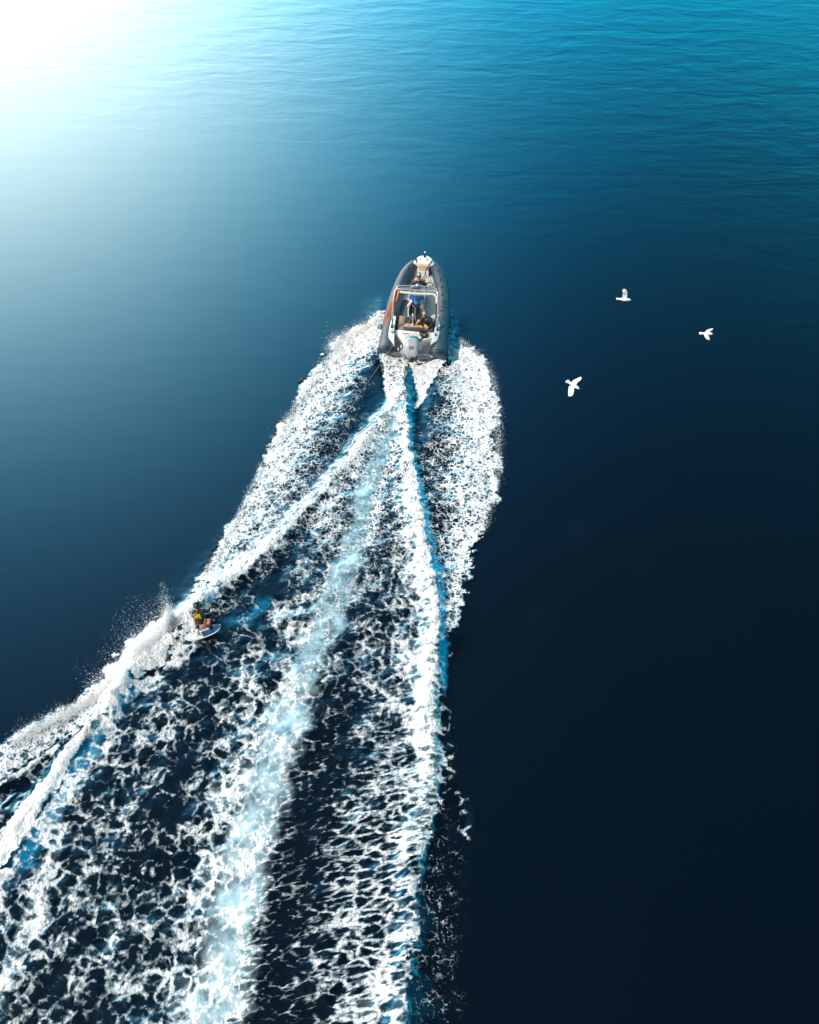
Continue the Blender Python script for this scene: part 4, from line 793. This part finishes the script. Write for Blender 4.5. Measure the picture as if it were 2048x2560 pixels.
def gull(px, py, z, label, head_d, wings, tail_w, L=.42):
    o = empty('seagull', at(px, py, z)); tag(o, label, 'bird', 'gulls flying low beside the wake')
    h = Vector(head_d).normalized(); side = h.cross(Vector((0, 0, 1))).normalized()
    bm = BM(); tube(bm, smoothpts([(*(-h * L * .40), .018), (*(-h * L * .25), .042), (0, 0, 0, .056), (*(h * L * .22), .050), (*(h * L * .34), .040), (*(h * L * .42), .042), (*(h * L * .5), .026)], 4),
                    [p[3] for p in smoothpts([(*(-h * L * .40), .018), (*(-h * L * .25), .042), (0, 0, 0, .056), (*(h * L * .22), .050), (*(h * L * .34), .040), (*(h * L * .42), .042), (*(h * L * .5), .026)], 4)], 12)
    obj('body', bm, M['feather'], o)
    bm = BM(); tube(bm, [tuple(h * L * .52), tuple(h * L * .64)], [.014, .004], 8); obj('beak', bm, M['beak'], o)
    bm = BM(); n = 8; a0 = [bm.verts.new(-h * L * .28 + side * .03 * (k / n * 2 - 1)) for k in range(n + 1)]; a1 = [bm.verts.new(-h * L * (.66 + .05 * math.cos((k / n * 2 - 1) * 1.4)) + side * tail_w * (k / n * 2 - 1)) for k in range(n + 1)]
    for k in range(n): bm.faces.new((a0[k], a0[k + 1], a1[k + 1], a1[k]))
    bmesh.ops.recalc_face_normals(bm, faces=bm.faces[:]); bmesh.ops.solidify(bm, geom=bm.faces[:], thickness=.012); obj('tail', bm, M['feather'], o, smooth=False)
    for w_ in wings: wing('wing', None, w_, o)
    return o
GZ = 6.0
def rel(cx, cy, px, py, z=GZ): return at(px, py, z) - at(cx, cy, GZ)
# lower left gull: head right and down, wings out up-right and down
c = (1434, 963); r1 = lambda px, py, z=GZ: rel(c[0], c[1], px, py, z)
gull(*c, GZ, 'white gull with both wings spread wide, lowest of the three and nearest the wake', rel(c[0], c[1], 1447, 971), [
    [(r1(1440, 963), r1(1429, 958)), (r1(1444, 956, 6.06), r1(1432, 952, 6.04)), (r1(1452, 950, 6.10), r1(1443, 946, 6.08)), (r1(1455, 945, 6.10), r1(1451, 942.5, 6.10))],
    [(r1(1436, 969), r1(1423, 965)), (r1(1435, 977, 6.06), r1(1421, 977, 6.04)), (r1(1433, 986, 6.10), r1(1421, 987, 6.08)), (r1(1428, 991, 6.10), r1(1423, 990.5, 6.10))]], .068, .385)
c = (1767, 834); r2 = lambda px, py, z=GZ: rel(c[0], c[1], px, py, z)
gull(*c, GZ, 'white gull with swept wings skimming the water, farthest right of the three', rel(c[0], c[1], 1784, 834.5), [
    [(r2(1774, 832), r2(1763, 830)), (r2(1775, 828, 6.08), r2(1768, 825, 6.06)), (r2(1780, 825, 6.12), r2(1775, 822.5, 6.10)), (r2(1783, 822.5, 6.12), r2(1780, 821, 6.12))],
    [(r2(1771, 838), r2(1760, 836)), (r2(1773, 842, 5.98), r2(1763, 843, 5.98)), (r2(1775, 847, 5.94), r2(1767, 848, 5.94)), (r2(1773.5, 850.5, 5.92), r2(1769, 849.5, 5.92))]], .06, .335)
c = (1561, 748.5); r3 = lambda px, py, z=GZ: rel(c[0], c[1], px, py, z)
gull(*c, GZ, 'white gull banking with one bent wing raised, topmost of the three', rel(c[0], c[1], 1574, 749.5), [
    [(r3(1567, 747, 6.02), r3(1556, 746, 6.02)), (r3(1568, 738, 6.18), r3(1557, 737, 6.18)), (r3(1568.5, 731, 6.28), r3(1560, 734, 6.26)), (r3(1566, 725, 6.34), r3(1557, 730, 6.32)), (r3(1561, 722, 6.36), r3(1556.5, 725, 6.35))],
    [(r3(1566, 749.5, 5.98), r3(1557, 750, 5.98)), (r3(1567, 750.5, 5.84), r3(1560, 751, 5.84)), (r3(1566, 750, 5.70), r3(1563, 750.5, 5.70))]], .045, .37)

# ------------------------------------------------------------------ spray
def spray(name, label, specs):
    """loose droplets and clots thrown along lines: (points, count, width m, height m, size m, lean)"""
    octv = np.array([(1, 0, 0), (-1, 0, 0), (0, 1, 0), (0, -1, 0), (0, 0, 1), (0, 0, -1)], float); octf = np.array([(0, 2, 4), (2, 1, 4), (1, 3, 4), (3, 0, 4), (2, 0, 5), (1, 2, 5), (3, 1, 5), (0, 3, 5)])
    V = []; Fs = []; base = 0
    for pts, n, wdt, hgt, size, leanx, leany in specs:
        P_ = np.array([tuple(at(*p)) for p in pts]); seg = np.linalg.norm(np.diff(P_, axis=0), axis=1); cum = np.r_[0, np.cumsum(seg)] / seg.sum()
        f = rng.random(n); q = np.stack([np.interp(f, cum, P_[:, i]) for i in range(3)], 1)
        h = rng.exponential(.35, n).clip(0, 1.6) * hgt; cl_ = fbm(q[:, 0] * 1.0, q[:, 1] * 1.0, 3.0, 3, 200) * 1.6
        off_ = rng.normal(0, wdt * .5, (n, 2)); q[:, 0] += off_[:, 0] + h * leanx * cl_; q[:, 1] += off_[:, 1] + h * leany * cl_; q[:, 2] += .05 + h * cl_
        s_ = size * rng.lognormal(0, .55, n) * (1 - .5 * np.clip(h / (hgt + 1e-6), 0, 1))
        V.append((q[:, None, :] + octv[None] * s_[:, None, None] * rng.uniform(.6, 1.4, (n, 1, 3))).reshape(-1, 3)); Fs.append((octf[None] + (base + np.arange(n) * 6)[:, None, None]).reshape(-1, 3)); base += n * 6
    V = np.concatenate(V); Fs = np.concatenate(Fs); m_ = bpy.data.meshes.new(name); m_.vertices.add(len(V)); m_.vertices.foreach_set('co', V.ravel())
    m_.loops.add(Fs.size); m_.loops.foreach_set('vertex_index', Fs.ravel().astype(np.int32)); m_.polygons.add(len(Fs)); m_.polygons.foreach_set('loop_start', np.arange(0, Fs.size, 3, dtype=np.int32)); m_.update(calc_edges=True)
    o = link(name, m_, M['droplet']); tag(o, label, 'spray', kind='stuff'); return o
spray('boat_spray', 'white droplets thrown up along both sides of the boat wake', [
    ([(960, 800), (905, 822), (850, 850), (822, 880)], 6760, .22, .45, 0.0052, -.5, .1),
    ([(950, 800), (860, 850), (800, 930), (745, 1010), (690, 1110)], 6500, .16, .22, 0.0067, -.8, .2),
    ([(660, 1160), (600, 1290), (520, 1430)], 3900, .12, .12, 0.0057, -.8, .2),
    ([(1150, 850), (1200, 900), (1232, 960), (1240, 1050), (1244, 1180), (1205, 1330)], 6500, .16, .28, 0.0067, .8, .1),
    ([(1018, 930), (985, 1010), (940, 1070), (870, 1145), (780, 1256)], 4680, .12, .16, 0.0071, -.4, 0),
    ([(1015, 1050), (1024, 1190), (1060, 1350), (1085, 1530)], 4680, .10, .12, 0.0062, .5, 0)])
spray('rider_spray', 'tall plume of white droplets thrown up behind the wakeboard rider', [
    ([(470, 1560), (430, 1575), (395, 1610), (350, 1650)], 13000, .26, .8, 0.0076, -.35, .35),
    ([(440, 1560), (425, 1590)], 15000, .12, 1.1, 0.0071, -.1, .25),
    ([(380, 1620), (320, 1680), (250, 1740)], 11700, .30, .6, 0.0067, -.5, .4),
    ([(250, 1740), (150, 1800), (40, 1860)], 10400, .22, .25, 0.0067, -.5, .4),
    ([(340, 1700), (250, 1800), (180, 1880), (110, 1980), (30, 2080)], 5720, .12, .16, 0.0067, -.3, .1)])
